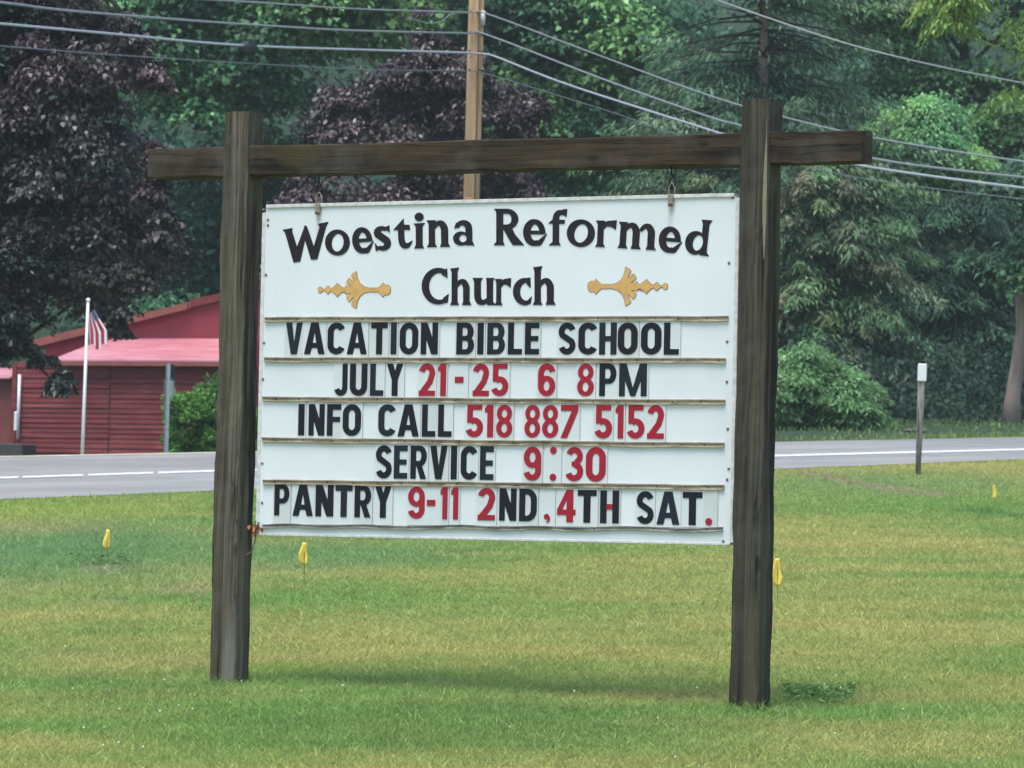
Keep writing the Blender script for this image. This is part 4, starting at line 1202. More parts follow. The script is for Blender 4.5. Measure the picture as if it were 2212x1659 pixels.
# ------------------------------------------------------------------ heading in flared letters (units: x-height 215)
def foot(g, x0, x1, s0, s1, y=0, h=30): g.poly((x0, y), (x1, y), (s1, y + h), (s0, y + h)); return g
def serif(ch):
    g = G()
    if ch == 'W': g.poly((250, -342), (338, -326), (332, -352), (376, -492), (440, -318), (436, -306), (458, -306), (476, -352), (522, -488), (572, -322), (560, -290), (650, -272), (628, -318), (552, -600), (498, -603), (446, -430), (404, -618), (346, -628), (272, -366))
    elif ch == 'o': g.ell(108, 108, 108, 114).hole(110, 106, 52, 78, -12)
    elif ch == 'e':
        g.rib(arcpts(90, 108, 64, 92, -8, 300, 30), [48, 46, 44, 54, 60, 58, 50, 42])
        g.poly((40, 92), (150, 92), (180, 96), (178, 124), (40, 124))
        g.curve([(95, 14), (125, 18), (150, 45), (190, 98)], [40, 46, 34, 4])
    elif ch == 's':
        g.rib(arcpts(72, 162, 44, 36, 35, 205) + arcpts(68, 62, 46, 42, 42, -140), [34, 42, 56, 64, 60, 44, 34])
        g.poly((98, 205), (140, 222), (140, 150), (126, 168), (100, 180)).poly((0, 78), (4, 0), (36, 10), (40, 34), (18, 48))
    elif ch == 't':
        g.poly((0, 168), (100, 268), (100, 212), (150, 208), (154, 162), (100, 166)).curve([(72, 170), (72, 70), (92, 30), (128, 28), (170, 66)], [56, 56, 58, 44, 4])
    elif ch == 'i': g.poly((0, 218), (104, 222), (80, 192), (76, 30), (88, 0), (0, 0), (16, 30), (20, 190)).ell(52, 274, 40, 38)
    elif ch in 'nmrhu':
        top = 325 if ch == 'h' else 222
        if ch == 'u':
            g.poly((0, 238), (88, 238), (72, 206), (72, 90), (14, 90), (14, 206)).poly((118, 238), (190, 238), (178, 206), (178, 30), (204, 0), (128, 0), (124, 40), (122, 206))
            g.curve([(43, 110), (46, 62), (66, 30), (100, 26), (140, 50)], [58, 58, 54, 42, 40])
            return g
        if ch == 'h': g.poly((4, 318), (84, 328), (70, 290), (70, 30), (84, 0), (0, 0), (16, 30), (16, 284))
        else: g.poly((0, 230), (80, 230), (70, 200), (70, 30), (86, 0), (0, 0), (16, 30), (18, 196))
        if ch == 'r':
            g.curve([(60, 165), (88, 198), (125, 205), (160, 200)], [30, 42, 54, 50]).poly((128, 232), (182, 238), (176, 152), (152, 168), (128, 180))
        else:
            dx = 0
            for k in range(2 if ch == 'm' else 1):
                g.curve([(58 + dx, 160), (90 + dx, 198), (125 + dx, 200), (150 + dx, 160), (152 + dx, 100), (152 + dx, 28)], [26, 40, 54, 60, 60, 58])
                g.poly((112 + dx, 0), (198 + dx, 0), (182 + dx, 32), (122 + dx, 32))
                dx += 128
    elif ch == 'a':
        g.curve([(34, 160), (55, 190), (92, 198), (128, 178), (138, 130), (138, 40)], [34, 40, 50, 58, 58, 58]).poly((10, 148), (26, 200), (60, 190), (56, 160))
        g.poly((108, 40), (168, 40), (186, 0), (104, 4)).ell(70, 62, 70, 62).hole(86, 62, 32, 33).box(108, 40, 166, 120)
    elif ch == 'R':
        g.poly((4, 318), (130, 318), (84, 290), (84, 30), (98, 0), (0, 0), (24, 30), (24, 290))
        g.rib([(60, 296)] + arcpts(120, 228, 66, 68, 90, -90) + [(70, 160)], [42, 48, 62, 48, 40]).poly((86, 150), (150, 168), (190, 90), (268, 0), (168, 0), (130, 60), (86, 140))
    elif ch == 'f':
        g.curve([(68, 0), (68, 150), (68, 240), (92, 284), (150, 286)], [56, 56, 56, 48, 40]).poly((126, 316), (166, 318), (158, 246), (138, 262), (124, 270))
        g.poly((0, 190), (38, 226), (146, 224), (142, 188)).poly((5, 0), (112, 0), (94, 32), (42, 32))
    elif ch == 'd':
        g.ell(100, 112, 100, 112).hole(122, 114, 48, 74, -8).box(152, 0, 214, 300).poly((136, 335), (238, 338), (214, 292), (152, 292)).poly((152, 34), (214, 34), (242, 0), (150, 0))
    elif ch == 'C':
        g.rib(arcpts(150, 164, 118, 138, 62, 300, 28), [44, 46, 56, 64, 62, 52, 42, 34]).poly((176, 300), (222, 320), (224, 236), (202, 250), (176, 262)).poly((186, 62), (236, 100), (226, 22), (196, 16))
    elif ch == 'c':
        g.rib(arcpts(110, 118, 78, 98, 62, 300, 24), [40, 44, 54, 62, 60, 52, 42, 32]).poly((116, 236), (152, 242), (156, 150), (136, 166), (118, 190)).poly((132, 46), (166, 78), (156, 16), (130, 8))
    return g
scache = {}
def put_serif(ch, f, ox, oy, ang=0, s=1.0, sx=1.0):
    if ch not in scache: scache[ch] = serif(ch).contours(100)
    c, d = math.cos(rad(ang)), math.sin(rad(ang))
    def fn(x, y):
        if ch == 'W': X, Y = x, -y
        else:
            x *= s * sx; y *= s
            X = ox + x * c - y * d; Y = oy - (x * d + y * c)
        return f(X, Y)
    me = fill_mesh('letter', scache[ch], .0024, fn)
    me.materials.append(MAT['header'])
    link('letter', me, None, bd)
put_serif('W', c5, 0, 0)
for ch, f, x, y, a, s, w in (('o', c5, 628, 568, 4, 1.0, 1.0), ('e', c5, 868, 548, 4, 1.0, .96), ('s', c5, 1058, 528, 4, .98, 1.0), ('t', c5, 1222, 510, 3, .98, .98), ('i', c5, 1396, 506, 1.5, 1.0, .98),
                          ('n', c5, 1508, 494, 1, 1.02, 1.0), ('a', c5, 1735, 480, 0, 1.0, 1.0), ('R', c6, -36, 477, 0, 1.0, 1.0), ('e', c6, 226, 476, 0, 1.02, 1.04), ('f', c6, 438, 478, -.5, 1.0, 1.0),
                          ('o', c6, 600, 484, -1, 1.06, 1.07), ('r', c6, 848, 490, -2, 1.0, 1.0), ('m', c6, 1042, 500, -3.5, 1.0, 1.03), ('e', c6, 1398, 528, -5, 1.0, 1.05), ('d', c6, 1622, 550, -6, .93, .98),
                          ('C', c5, 1462, 998, 0, 1.0, 1.0), ('h', c5, 1708, 998, 0, 1.0, .94), ('u', c5, 1905, 999, 0, 1.0, 1.0), ('r', c6, -25, 1000, 0, 1.0, .78), ('c', c6, 132, 999, 0, 1.0, 1.0), ('h', c6, 305, 996, 0, 1.03, .98)):
    put_serif(ch, f, x, y, a, s, w)
# gold ornaments, outline traced as half and mirrored
orn = [(310, 0), (312, 45), (350, 68), (390, 50), (405, 18), (450, 22), (490, 60), (520, 95), (548, 68), (580, 30), (620, 45), (680, 105), (722, 155), (765, 105), (830, 50), (880, 45), (905, 105), (940, 85), (1025, 75), (985, 110), (925, 150), (922, 190), (975, 270), (1010, 235), (1060, 165), (1075, 170), (1055, 240), (1020, 320), (1060, 370), (1132, 412), (1140, 330), (1165, 230), (1210, 140), (1300, 70), (1400, 45), (1600, 48), (1650, 95), (1705, 165), (1735, 110), (1810, 112), (1855, 70), (1865, 0)]
def ornament(cxy, sx_, sy_, mir, f):
    ox, oy = cxy
    half = [((x - 310) / 1555, y / 412 * .5) for x, y in orn]
    pts = half + [(x, -y) for x, y in half[-2:0:-1]]
    for grow, dep, mk, nm in ((.010, .0012, 'gold_edge', 'ornament_outline'), (-.008, .0022, 'gold', 'ornament')):
        g = G(); g.poly(*[(x * 4.7 / 1, y * 2.45) for x, y in pts])
        # offset by moving the contour along its distance field
        lp = g.contours(150)
        P = lp[0]; T_ = np.roll(P, -1, 0) - np.roll(P, 1, 0); N_ = np.stack([T_[:, 1], -T_[:, 0]], 1); N_ /= np.maximum(np.linalg.norm(N_, axis=1, keepdims=True), 1e-9)
        A = (P[:, 0] * np.roll(P[:, 1], -1) - P[:, 1] * np.roll(P[:, 0], -1)).sum()
        P = P + N_ * grow * 1.6 * (1 if A > 0 else -1)
        def fn(x, y):
            X = x / 4.7; Y = y / 2.45
            if mir: X = 1 - X
            return f(ox + X * sx_, oy - Y * sy_)
        me = fill_mesh(nm, [P], dep, fn); me.materials.append(MAT[mk]); link(nm, me, None, bd)
ornament((560, 866), 632, 326, False, c5)
ornament((783, 836), 697, 345, True, c6)

# shackles on the board and hooks in the beam
def torus_pts(cx_, cz_, rx_, rz_, a0=0, a1=360, n=18): return [(cx_ + rx_ * math.cos(rad(a0 + (a1 - a0) * i / n)), 0, cz_ + rz_ * math.sin(rad(a0 + (a1 - a0) * i / n))) for i in range(n + 1)]
for px in (689, 1451):
    u, v = uv(px, 440)
    sh = empty('shackle'); sh.parent = bd; sh.location = (u, 0, BH)
    V, F = tube_data([(-.015, 0, .012), (-.014, 0, .04), (-.008, 0, .058), (0, 0, .064), (.008, 0, .058), (.014, 0, .04), (.015, 0, .012)], .0045, 6)
    link('shackle_bow', mesh_pd('shackle_bow', V, F, True), MAT['shackle'], sh)
    link('shackle_plate', box_mesh('shackle_plate', .026, .006, .052, .002, (0, -.012, -.012)), MAT['shackle'], sh)
    link('shackle_pin', box_mesh('shackle_pin', .022, .012, .014, .003, (0, -.014, -.034)), MAT['rust'], sh)
    wp = frame_M.inverted() @ (board_M @ Vector((u, .0, BH + .06)))
    z = wp.z; x = wp.x; y = wp.y
    top = bz0 + .02
    pts = [(x - .004, y, top), (x - .004, y, top - .04), (x - .002, y, top - .055), (x + .006, y, top - .065), (x + .016, y, top - .085), (x + .012, y, top - .108), (x, y, top - .114), (x - .012, y, top - .104), (x - .013, y, top - .085), (x - .004, y, top - .068)]
    V, F = tube_data(pts, .0042, 6)
    link('eye_hook', mesh_pd('eye_hook', V, F, True), MAT['dark_iron'], fr)
    lo = top - .11
    pts = [(x, y - .0, lo + .008), (x + .008, y, lo - .01), (x + .004, y, z + .006), (x, y, z - .004), (x - .006, y, z + .006), (x - .006, y, lo - .01), (x, y, lo + .008)]
    V, F = tube_data(pts, .003, 6)
    link('chain_link', mesh_pd('chain_link', V, F, True), MAT['dark_iron'], fr)
# red-brown vine sprig at the lower left corner of the board
vr_ = np.random.default_rng(2)
u, v = uv(556, 1146)
p0 = board_M @ Vector((u, -.01, v))
root = empty('vine_sprig', p0 - Vector((0, 0, .1))); tag(root, 'small red-brown vine sprig at the lower left corner of the board', 'vine')
V, F = tube_data([(-.05, 0, -.02), (-.02, 0, 0), (-.005, 0, .05), (0, 0, .10), (.01, 0, .14)], .003, 5)
link('stem', mesh_pd('stem', V, F), MAT['rust'], root)
n = 15
C = np.stack([vr_.normal(0, .014, n), vr_.normal(0, .008, n), .10 + vr_.normal(0, .020, n)], 1)
Vq = leaf_quads(C, vr_.normal(size=(n, 3)), np.array([0, -1, .5]) + vr_.normal(0, .5, (n, 3)), .030 * np.ones(n), .02 * np.ones(n))
cc = np.array([(.34, .10, .03)]) * np.exp(vr_.normal(0, .4, n))[:, None]
link('leaves', quads_mesh('leaves', Vq, n, cc, MAT['leaf']), None, root)

# ------------------------------------------------------------------ utility pole and wires
PD = 70
pb = at(1003, 830, PD); 
ptop = at(1029, -400, PD)
ptop = Vector((pb.x, pb.y, ptop.z))
pbase = Vector((pb.x, pb.y, zg(pb.x, pb.y)))
pole = empty('utility_pole', pbase); tag(pole, 'new light brown wooden utility pole behind the sign board', 'utility pole')
# plumb pole positioned through its visible middle
mid = at(1024, 210, PD); off = Vector((mid.x - pb.x, mid.y - pb.y, 0)); pole.location += off
hp = ptop.z - pbase.z
R0 = .142
V, F = tube_data([(0, 0, -.5), (0, 0, 2), (0, 0, hp * .5), (0, 0, hp)], [R0 * 1.18, R0 * 1.08, R0 * 1.0, R0 * .86], 20)
link('shaft', mesh_pd('shaft', V, F, True), MAT['pole'], pole)
V, F = tube_data([(R0 * .42, -R0 * .98, 1), (R0 * .40, -R0 * .93, hp * .5), (R0 * .36, -R0 * .84, hp)], .014, 6)
link('ground_wire', mesh_pd('ground_wire', V, F, True), flat('brown ground wire', (.10, .065, .04), .7), pole)
V, F = tube_data([(R0 * .86, -R0 * .62, 1), (R0 * .8, -R0 * .58, hp * .5), (R0 * .72, -R0 * .55, hp)], .03, 6)
link('wire_moulding', mesh_pd('wire_moulding', V, F, True), MAT['pole'], pole)
def pole_z(py): return at(1024, py, PD).z - pbase.z
link('marking_tag', box_mesh('marking_tag', .12, .012, .035, .002, (-.05, -R0 * 1.06, pole_z(431))), MAT['orange'], pole)
for py in (27, 72, 113, 153):
    z = pole_z(py)
    V, F = tube_data([(-.09, -R0 * 1.0, z), (-.09, -R0 * 1.0 - .05, z)], .018, 8); link('bolt', mesh_pd('bolt', V, F), MAT['dark_iron'], pole)
    V, F = tube_data([(.12, -R0 * .7, z - .02), (.22, -R0 * .7, z - .02)], .028, 8); link('clamp', mesh_pd('clamp', V, F), MAT['dark_iron'], pole)
    V, F = tube_data([(.05, -R0 * .95, z + .01), (.24, -R0 * .6, z - .03)], .012, 6); link('bracket_arm', mesh_pd('bracket_arm', V, F), MAT['dark_iron'], pole)
V, F = tube_data([(.12, -R0 * .7, pole_z(24)), (.12, -R0 * .7, pole_z(55))], .045, 10)
link('insulator', mesh_pd('insulator', V, F, True), MAT['galv'], pole)
PX, PY = pbase.x + off.x, pbase.y + off.y
front = PD - .22
def catmull(P, n=40):
    return resample([tuple(p) for p in P], n)
def wire(label, pts, r, mk, wob=0):
    """pts: (px, py, depth)"""
    W_ = [at(*p) for p in pts]
    pp = [Vector(p) for p in catmull([tuple(w) for w in W_], len(pts) * 8)]
    o = link('utility_wire', tube('utility_wire', pp, r, 6), MAT[mk])
    tag(o, label, 'wire', 'wires carried by the utility pole')
    return o
def dl(x): return front - (1024 - x) / 1024 * 19       # left span comes nearer
def dr(x): return front - (x - 1024) / 1188 * 16       # right span goes away
def pts(L, R): return [(x, y, dl(x)) for x, y in L] + [(x, y, dr(x)) for x, y in R]
wire('topmost of the four wires fixed to the utility pole', pts([(-250, -28), (461, 0), (763, 19), (1009, 27)], [(1055, 31), (1300, 122), (1531, 206), (1694, 253), (1890, 298), (2212, 349), (2500, 380)]), .014, 'wire')
wire('second wire down on the pole, thick grey', pts([(-250, -18), (0, 5), (139, 22), (382, 42), (555, 54), (763, 66), (1009, 72)], [(1051, 75), (1313, 175), (1531, 252), (1601, 271), (1885, 342), (2212, 383), (2500, 408)]), .017, 'wire')
wire('third wire down on the pole, thickest and brightest, carrying the splice case', pts([(-250, 30), (0, 51), (243, 73), (507, 97), (763, 107), (1009, 114)], [(1047, 117), (1075, 124), (1233, 185), (1531, 280), (1564, 290), (1840, 354), (2212, 406), (2500, 435)]), .018, 'wire_bright')
wire('lowest and thinnest wire on the pole', pts([(-250, 78), (0, 99), (312, 123), (763, 149), (1009, 153)], [(1039, 156), (1166, 194), (1333, 246), (1460, 290), (1728, 357), (1905, 392), (2212, 430), (2500, 455)]), .008, 'wire_dark')
o = wire('single grey wire sloping down across the top right, ending in the yellow-green branches', [(1300, -90, 66), (1548, 0, 66), (1808, 88, 65), (1999, 137, 64), (2170, 172, 62), (2400, 215, 60)], .013, 'wire')
del o['group']
o = wire('short slack tail of wire hanging just left of the pole top', [(880, 38, dl(900)), (925, 50, dl(925)), (955, 45, dl(955)), (975, 30, dl(975)), (1012, 28, front)], .009, 'wire'); del o['group']
c0 = at(536, 104, dl(536)); dirw = (at(560, 106, dl(560)) - at(510, 102, dl(510))).normalized()
sp = empty('splice_case', c0); tag(sp, 'black ribbed splice case hanging on the thick left wire', 'splice case')
V, F = tube_data([dirw * -.17, dirw * -.15, dirw * .15, dirw * .17], [.04, .105, .105, .04], 10); link('case', mesh_pd('case', V, F, True), MAT['rubber'], sp)
for k in (-.11, -.04, .03, .10):
    V, F = tube_data([dirw * k, dirw * (k + .02)], .115, 10); link('rib', mesh_pd('rib', V, F), MAT['rubber'], sp)

# ------------------------------------------------------------------ barn
BA = rad(27)
bo = at(35, 786, 80)
BGZ = zg(bo.x, bo.y)
bm_M = Matrix.Translation((bo.x, bo.y, BGZ)) @ Matrix.Rotation(-BA, 4, 'Z')
bn = empty('red_barn', M=bm_M); tag(bn, 'red clapboard barn with a faded pink metal lean-to roof beyond the road', 'barn')
bni = bm_M.inverted()
def bl(px, py, y=0.0):
    o = bni @ CAM; d = bni.to_3x3() @ ray(px, py); t = (y - o.y) / d.y; p = o + d * t
    return p.x, p.z
EZ = bl(250, 787)[1]
BL = bl(528, 900)[0]
def prism(name, pts, y0, y1, mat, parent):
    """outline in barn x,z pushed from y0 to y1"""
    n = len(pts); V = [(x, y0, z) for x, z in pts] + [(x, y1, z) for x, z in pts]
    F = [tuple(range(n)), tuple(range(2 * n - 1, n - 1, -1))] + [(i, n + i, n + (i + 1) % n, (i + 1) % n) for i in range(n)]
    return link(name, mesh_pd(name, V, F), mat, parent)
core = prism('wall', [(0, -.4), (BL, -.4), (BL, EZ), (0, EZ)], .04, 1.2, MAT['gable'], bn)
rowh = .098; seam = bl(236, 900)[0]
cols = [(0.02, seam - .01), (seam + .03, BL)]
rb = np.random.default_rng(6)
pk = {}
for ci, (xa, xb) in enumerate(cols):
    L = xb - xa
    bm = bmesh.new()
    vv = [bm.verts.new(p) for p in [(0, 0, 0), (L, 0, 0), (L, .02, rowh * 1.12), (0, .02, rowh * 1.12), (0, .028, 0), (L, .028, 0), (L, .03, rowh * 1.12), (0, .03, rowh * 1.12)]]
    for q in ((0, 1, 2, 3), (5, 4, 7, 6), (4, 5, 1, 0), (3, 2, 6, 7), (4, 0, 3, 7), (1, 5, 6, 2)): bm.faces.new([vv[i] for i in q])
    me = bm_mesh('plank', bm); me.materials.append(MAT['plank'])
    z = -.1; j = 0
    while z < EZ - .02:
        o = link('plank', me, None, core, (xa, -.012 - rb.random() * .012, z), (0, rb.normal() * .0012, 0)); z += rowh; j += 1
link('seam_board', box_mesh('seam_board', .035, .03, 1.6, 0, (seam + .01, .01, EZ - .95)), flat('dark seam board', (.06, .015, .016), .8), core)
link('corner_board', box_mesh('corner_board', .10, .06, EZ, 0, (-.02, .0, EZ / 2)), MAT['plank'], core)
# lean-to roof: eave at the front, rising back to the gable wall
x1, z1 = bl(130, 778, -.25); xr, zr = bl(560, 779, -.25)
GY = 1.1
gx0, gz0 = bl(150, 742, GY); gx1, gz1 = bl(470, 731, GY)
xl_e = bl(112, 778, -.25)[0]
zt = (gz1 + bl(260, 731, GY)[1]) / 2
ze = EZ + .08
nS = 6; xs_ = np.linspace(xl_e, bl(476, 779, -.25)[0], nS + 1)
for i in range(nS):
    a, c = xs_[i] + .0012, xs_[i + 1] - .0012
    ta = a if i else a + .35
    V = [(a, -.25, ze), (c, -.25, ze), (c, GY, zt), (ta, GY, zt)]
    V += [(x, y, z - .03) for x, y, z in V]
    F = [(0, 1, 2, 3), (7, 6, 5, 4), (0, 4, 5, 1), (1, 5, 6, 2), (2, 6, 7, 3), (3, 7, 4, 0)]
    link('roof_sheet', mesh_pd('roof_sheet', V, F), MAT['pent'], bn)
link('fascia_board', box_mesh('fascia_board', xs_[-1] - xl_e, .03, .085, 0, ((xs_[-1] + xl_e) / 2, -.235, ze - .075)), MAT['rake'], bn)
# gable wall above
ax, az = bl(80, 752, GY); bx_, bz_ = bl(470, 655, GY)
sl = (bz_ - az) / (bx_ - ax); apx = ax + 5.3
def rz(x): return az + sl * (x - ax) if x < apx else az + sl * (2 * apx - x - ax)
rx2 = 2 * apx - ax
prism('gable_wall', [(ax + .2, -.5), (rx2 - .2, -.5), (rx2 - .2, rz(rx2 - .2) + .02), (apx, rz(apx) + .02), (ax + .2, rz(ax + .2) + .02)], GY + .02, GY + 9, MAT['gable'], bn)
thk = .16
for (xa, xb, yo, dz, mk) in ((ax - .15, bl(415, 650, GY)[0], -.12, .0, 'rake'), (bl(415, 650, GY)[0] + .01, apx, -.02, .03, 'plank')):
    za, zb_ = rz(xa), rz(xb)
    prism('rake_board', [(xa, za + dz), (xb, zb_ + dz), (xb, zb_ + thk * .75 + dz), (xa, za + thk + dz)], GY + yo - .06, GY + yo, MAT[mk], bn)
prism('roof', [(ax - .15, rz(ax - .15) + .03), (apx, rz(apx) + .03), (apx, rz(apx) + .16), (ax - .15, rz(ax - .15) + .16)], GY - .05, GY + 9.2, MAT['rake'], bn)
prism('roof', [(apx + .005, rz(apx) + .03), (rx2 + .15, rz(rx2 + .15) + .03), (rx2 + .15, rz(rx2 + .15) + .16), (apx + .005, rz(apx) + .16)], GY - .05, GY + 9.2, MAT['rake'], bn)
# low wing at the left with its own roof
sx0, sz0 = bl(0, 815); 
prism('wing_wall', [(-4, -.4), (-.10, -.4), (-.10, sz0 - .02), (-4, sz0 - .02)], .12, 1.2, flat('rust red door panel', (.20, .05, .042), .75, var=.15, vscale=2), bn)
V = [(-4, -.1, sz0), (-.08, -.1, sz0), (-.08, .9, sz0 + .22), (-4, .9, sz0 + .22)]; V += [(x, y, z - .03) for x, y, z in V]
link('roof_sheet', mesh_pd('roof_sheet', V, [(0, 1, 2, 3), (7, 6, 5, 4), (0, 4, 5, 1), (1, 5, 6, 2), (2, 6, 7, 3), (3, 7, 4, 0)]), MAT['pent'], bn)
dx0, dz0 = bl(42, 820, -.08); dx1, dz1 = bl(38, 948, -.08)
V, F = tube_data([(dx0, -.08, dz0 + .1), (dx0, -.08, dz1)], .032, 8); link('downspout', mesh_pd('downspout', V, F, True), MAT['white_paint'], bn)
link('meter_box', box_mesh('meter_box', .07, .08, .38, .01, (dx0 - .04, -.09, bl(40, 910, -.08)[1])), MAT['white_paint'], bn)
p = at(8, 977, 79); st = link('concrete_step', box_mesh('concrete_step', 1.2, .5, .9, .02, (0, 0, 0)), MAT['concrete'], None, (p.x, p.y, p.z - .28), (0, 0, -BA)); tag(st, 'dark low concrete step in front of the barn wing', 'step')

# ------------------------------------------------------------------ flagpole with a limp flag
FD = 57.5
m_ = at(181, 817, FD); fbz = zg(m_.x, m_.y); ftop = at(188, 651, FD).z
fp = empty('flagpole', (m_.x, m_.y, fbz)); tag(fp, 'slim white flagpole standing in front of the red barn', 'flagpole')
lean = math.atan2((at(188, 651, FD).x - at(174, 985, FD).x), (at(188, 651, FD).z - at(174, 985, FD).z)) * .6
hf = ftop - fbz
V, F = tube_data([(0, 0, 0), (0, 0, hf)], [.027, .020], 10)
link('pole_shaft', mesh_pd('pole_shaft', V, F, True), MAT['white_paint'], fp)
bm = bmesh.new(); bmesh.ops.create_uvsphere(bm, u_segments=12, v_segments=8, radius=.032); bmesh.ops.translate(bm, vec=(0, 0, hf + .02), verts=bm.verts)
link('finial', bm_mesh('finial', bm, True), MAT['white_paint'], fp)
fp.rotation_euler = (0, lean, 0)
def flag():
    nu, nv = 44, 40
    # the cloth hangs limp from its upper corner: the fly end swings down, so the stripes run almost upright
    V = []
    for j in range(nv + 1):
        v = j / nv                                   # 0 top edge of the cloth, 1 bottom edge
        for i in range(nu + 1):
            u = i / nu                               # 0 hoist, 1 fly
            wdt = .10 + .20 * min(1, u * 1.8)
            x = ((1 - v) + .085 * math.sin(v * 20)) * wdt * 1.05 + .03 * u
            z = -.10 * v * (1 - u) - .66 * u ** .9 + .05 * math.sin(v * 9) * u
            y = (.05 + .02 * u) * math.cos(v * 20 + u * .6) - .05
            V.append((x + .028, y, z))
    F = [(j * (nu + 1) + i, j * (nu + 1) + i + 1, (j + 1) * (nu + 1) + i + 1, (j + 1) * (nu + 1) + i) for j in range(nv) for i in range(nu)]
    me = mesh_pd('flag', V, F, True)
    u_ = me.uv_layers.new(name='UVMap')
    for pl in me.polygons:
        for li in pl.loop_indices:
            vi = me.loops[li].vertex_index; u_.data[li].uv = ((vi % (nu + 1)) / nu, 1 - (vi // (nu + 1)) / nv)
    m = NT('flag cloth')
    c = m.new('ShaderNodeUVMap'); s = m.new('ShaderNodeSeparateXYZ'); m.L(c.outputs[0], s.inputs[0])
    def mth(op, a, b=None):
        n = m.new('ShaderNodeMath', operation=op)
        for i, q in enumerate((a, b)):
            if q is None: continue
            if isinstance(q, bpy.types.NodeSocket): m.L(q, n.inputs[i])
            else: n.inputs[i].default_value = q
        return n.outputs[0]
    st = mth('LESS_THAN', mth('MODULO', mth('MULTIPLY', s.outputs[1], 13.0), 2.0), 1.0)
    col = m.mix(st, (.80, .76, .76), (.45, .035, .06))
    can = mth('MULTIPLY', mth('LESS_THAN', s.outputs[0], .22), mth('GREATER_THAN', s.outputs[1], .4615))
    # stars as a grid of small white dots
    vor = m.new('ShaderNodeTexVoronoi'); vor.inputs['Scale'].default_value = 1; vor.inputs['Randomness'].default_value = 0
    mp = m.new('ShaderNodeMapping'); mp.inputs['Scale'].default_value = (24, 16, 1); m.L(c.outputs[0], mp.inputs[0]); m.L(mp.outputs[0], vor.inputs['Vector'])
    stars = mth('LESS_THAN', vor.outputs['Distance'], .24)
    cc = m.mix(stars, (.02, .03, .12), (.8, .8, .8))
    m.base(m.mix(can, col, cc)); m.set(.7)
    return me, m.m
fme, fmat = flag()
fo = link('flag', fme, fmat)
fo.scale = (.8, .8, .8); ftp = at(189, 668, FD)
fo.location = (ftp.x, ftp.y - .03, ftp.z); fo.rotation_euler = (0, lean, rad(8))
tag(fo, 'limp red and white striped flag with blue canton hanging from the flagpole', 'flag')

# ------------------------------------------------------------------ small roadside posts
def ground_depth(px, py): g_ = ground(px, py); return g_
D1 = 62
q = at(361, 880, D1); zb1 = zg(q.x, q.y); zt1 = at(364, 785, D1).z
sp1 = empty('sign_post', (q.x, q.y, zb1)); tag(sp1, 'galvanised road sign post seen edge-on in front of the barn', 'sign post')
hs = zt1 - zb1
V, F = tube_data([(0, 0, -.2), (0, 0, hs)], .036, 8); link('post', mesh_pd('post', V, F, True), MAT['galv'], sp1)
link('sign_plate', box_mesh('sign_plate', .10, .025, .26, .008, (.045, .035, hs - .14)), MAT['rubber'], sp1).rotation_euler = (0, 0, 0)
link('sign_plate', box_mesh('sign_plate', .16, .02, .29, .03, (.02, .03, hs - .37)), MAT['plate'], sp1)
g2 = ground(1983, 1027)
sp2 = empty('marker_post', g2); tag(sp2, 'slim grey roadside marker post with a white rectangular reflector plate', 'marker post')
dep = (g2 - CAM).dot(_F)
h2 = at(1990, 786, dep).z - g2.z
V, F = tube_data([(0, 0, -.1), (0, 0, h2 * .35), (0, 0, h2 - .03)], [.030, .037, .043], 12)
link('post', mesh_pd('post', V, F, True), MAT['grey_post'], sp2)
link('reflector_plate', box_mesh('reflector_plate', .105, .02, .205, .008, (0, -.052, h2 - .10)), MAT['white_paint'], sp2)
sp2.rotation_euler = (0, .016, 0)

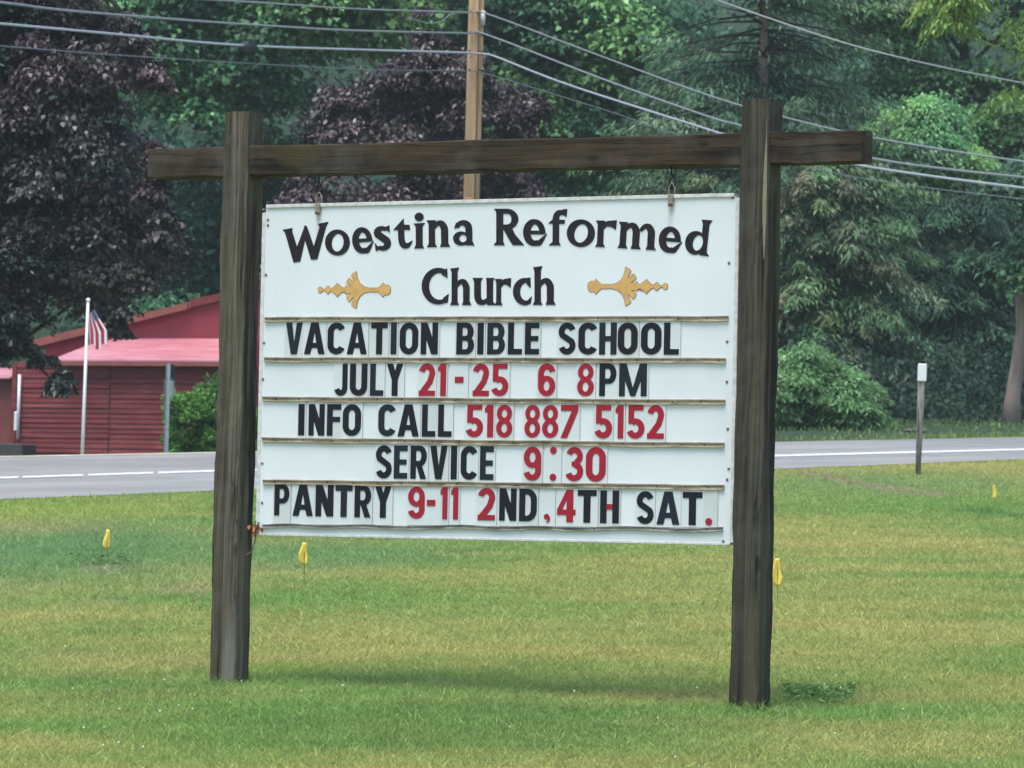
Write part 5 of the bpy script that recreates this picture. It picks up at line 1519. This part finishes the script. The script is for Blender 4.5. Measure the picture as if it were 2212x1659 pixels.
# ------------------------------------------------------------------ yellow marker flags
def marker_flag(px, ytop, ybot, ybase, wpx, label, seed):
    g_ = ground(px, ybase); dep = (g_ - CAM).dot(_F); s = dep / FP
    r = np.random.default_rng(seed)
    root = empty('marker_flag', g_); tag(root, label, 'marker flag', 'yellow utility marker flags in the lawn')
    zt = (ybase - ytop) * s; zb = (ybase - ybot) * s; w = wpx * s * .78
    V, F = tube_data([(w * .15, 0, -.03), (w * .12, 0, zb), (w * .05, 0, zt)], .0022, 5); link('stem', mesh_pd('stem', V, F), MAT['steel_wire'], root)
    nv, nu = 10, 6; V = []
    for j in range(nv + 1):
        k = j / nv
        for i in range(nu + 1):
            u = i / nu
            ww = w * (.45 + .55 * min(1, k * 1.6)) * (1 - .5 * max(0, k - .7) * 3.3 * u)
            x = (u - .45) * ww + .10 * w * math.sin(k * 5 + seed); y = .10 * w * math.sin(u * 5 + k * 4 + seed) * (.4 + k)
            V.append((x, y - .004, zt - (zt - zb) * (k - .08 * k * abs(u - .6))))
    F = [(j * (nu + 1) + i, j * (nu + 1) + i + 1, (j + 1) * (nu + 1) + i + 1, (j + 1) * (nu + 1) + i) for j in range(nv) for i in range(nu)]
    fl = link('flag', mesh_pd('flag', V, F, True), MAT['flag_yellow'], root)
    so = fl.modifiers.new('thickness', 'SOLIDIFY'); so.thickness = .0006
marker_flag(230, 1144, 1186, 1208, 20, 'small yellow marker flag at the dark hollow left of the left post', 1)
marker_flag(654, 1172, 1220, 1256, 25, 'small yellow marker flag just below the left part of the board', 2)
marker_flag(1677, 1206, 1266, 1295, 26, 'yellow marker flag peeping out right of the right sign post', 3)
marker_flag(2147, 1048, 1076, 1086, 12, 'yellow marker flag at the far right of the lawn', 4)
# stones beyond the road at the right
for (px, py, w, lab) in ((1985, 938, .16, 'grey roadside stone near the pale trunk'), (1962, 939, .09, 'smaller grey stone left of the other roadside stone')):
    p = at(px, py, 70); bm = bmesh.new(); bmesh.ops.create_icosphere(bm, subdivisions=3, radius=w)
    rr = np.random.default_rng(int(px))
    for v in bm.verts: v.co *= 1 + .10 * math.sin(v.co.x * 9 + px) + rr.normal() * .03; v.co.z *= .38
    tag(link('roadside_stone', bm_mesh('roadside_stone', bm, True), MAT['rock'], None, (p.x, p.y, zg(p.x, p.y) + .02)), lab, 'stone')

# ------------------------------------------------------------------ summer haze
def haze():
    me = box_mesh('haze', 620, 420, 130, 0, (0, 125, 57))
    o = link('haze', me); tag(o, kind='stuff')
    m = bpy.data.materials.new('pale summer haze'); m.use_nodes = True; t = m.node_tree; t.nodes.clear()
    v = t.nodes.new('ShaderNodeVolumePrincipled'); ou = t.nodes.new('ShaderNodeOutputMaterial')
    v.inputs['Color'].default_value = (.74, .88, .86, 1); v.inputs['Density'].default_value = .0005
    t.links.new(v.outputs[0], ou.inputs['Volume']); me.materials.append(m)
    o['label'] = 'thin pale summer haze'
USE_HAZE = True
if USE_HAZE: haze()
print('tris', sum(sum(len(p.vertices) - 2 for p in o.data.polygons) if len(o.data.polygons) < 2000 else len(o.data.polygons) * 2 for o in scene.objects if o.type == 'MESH'))
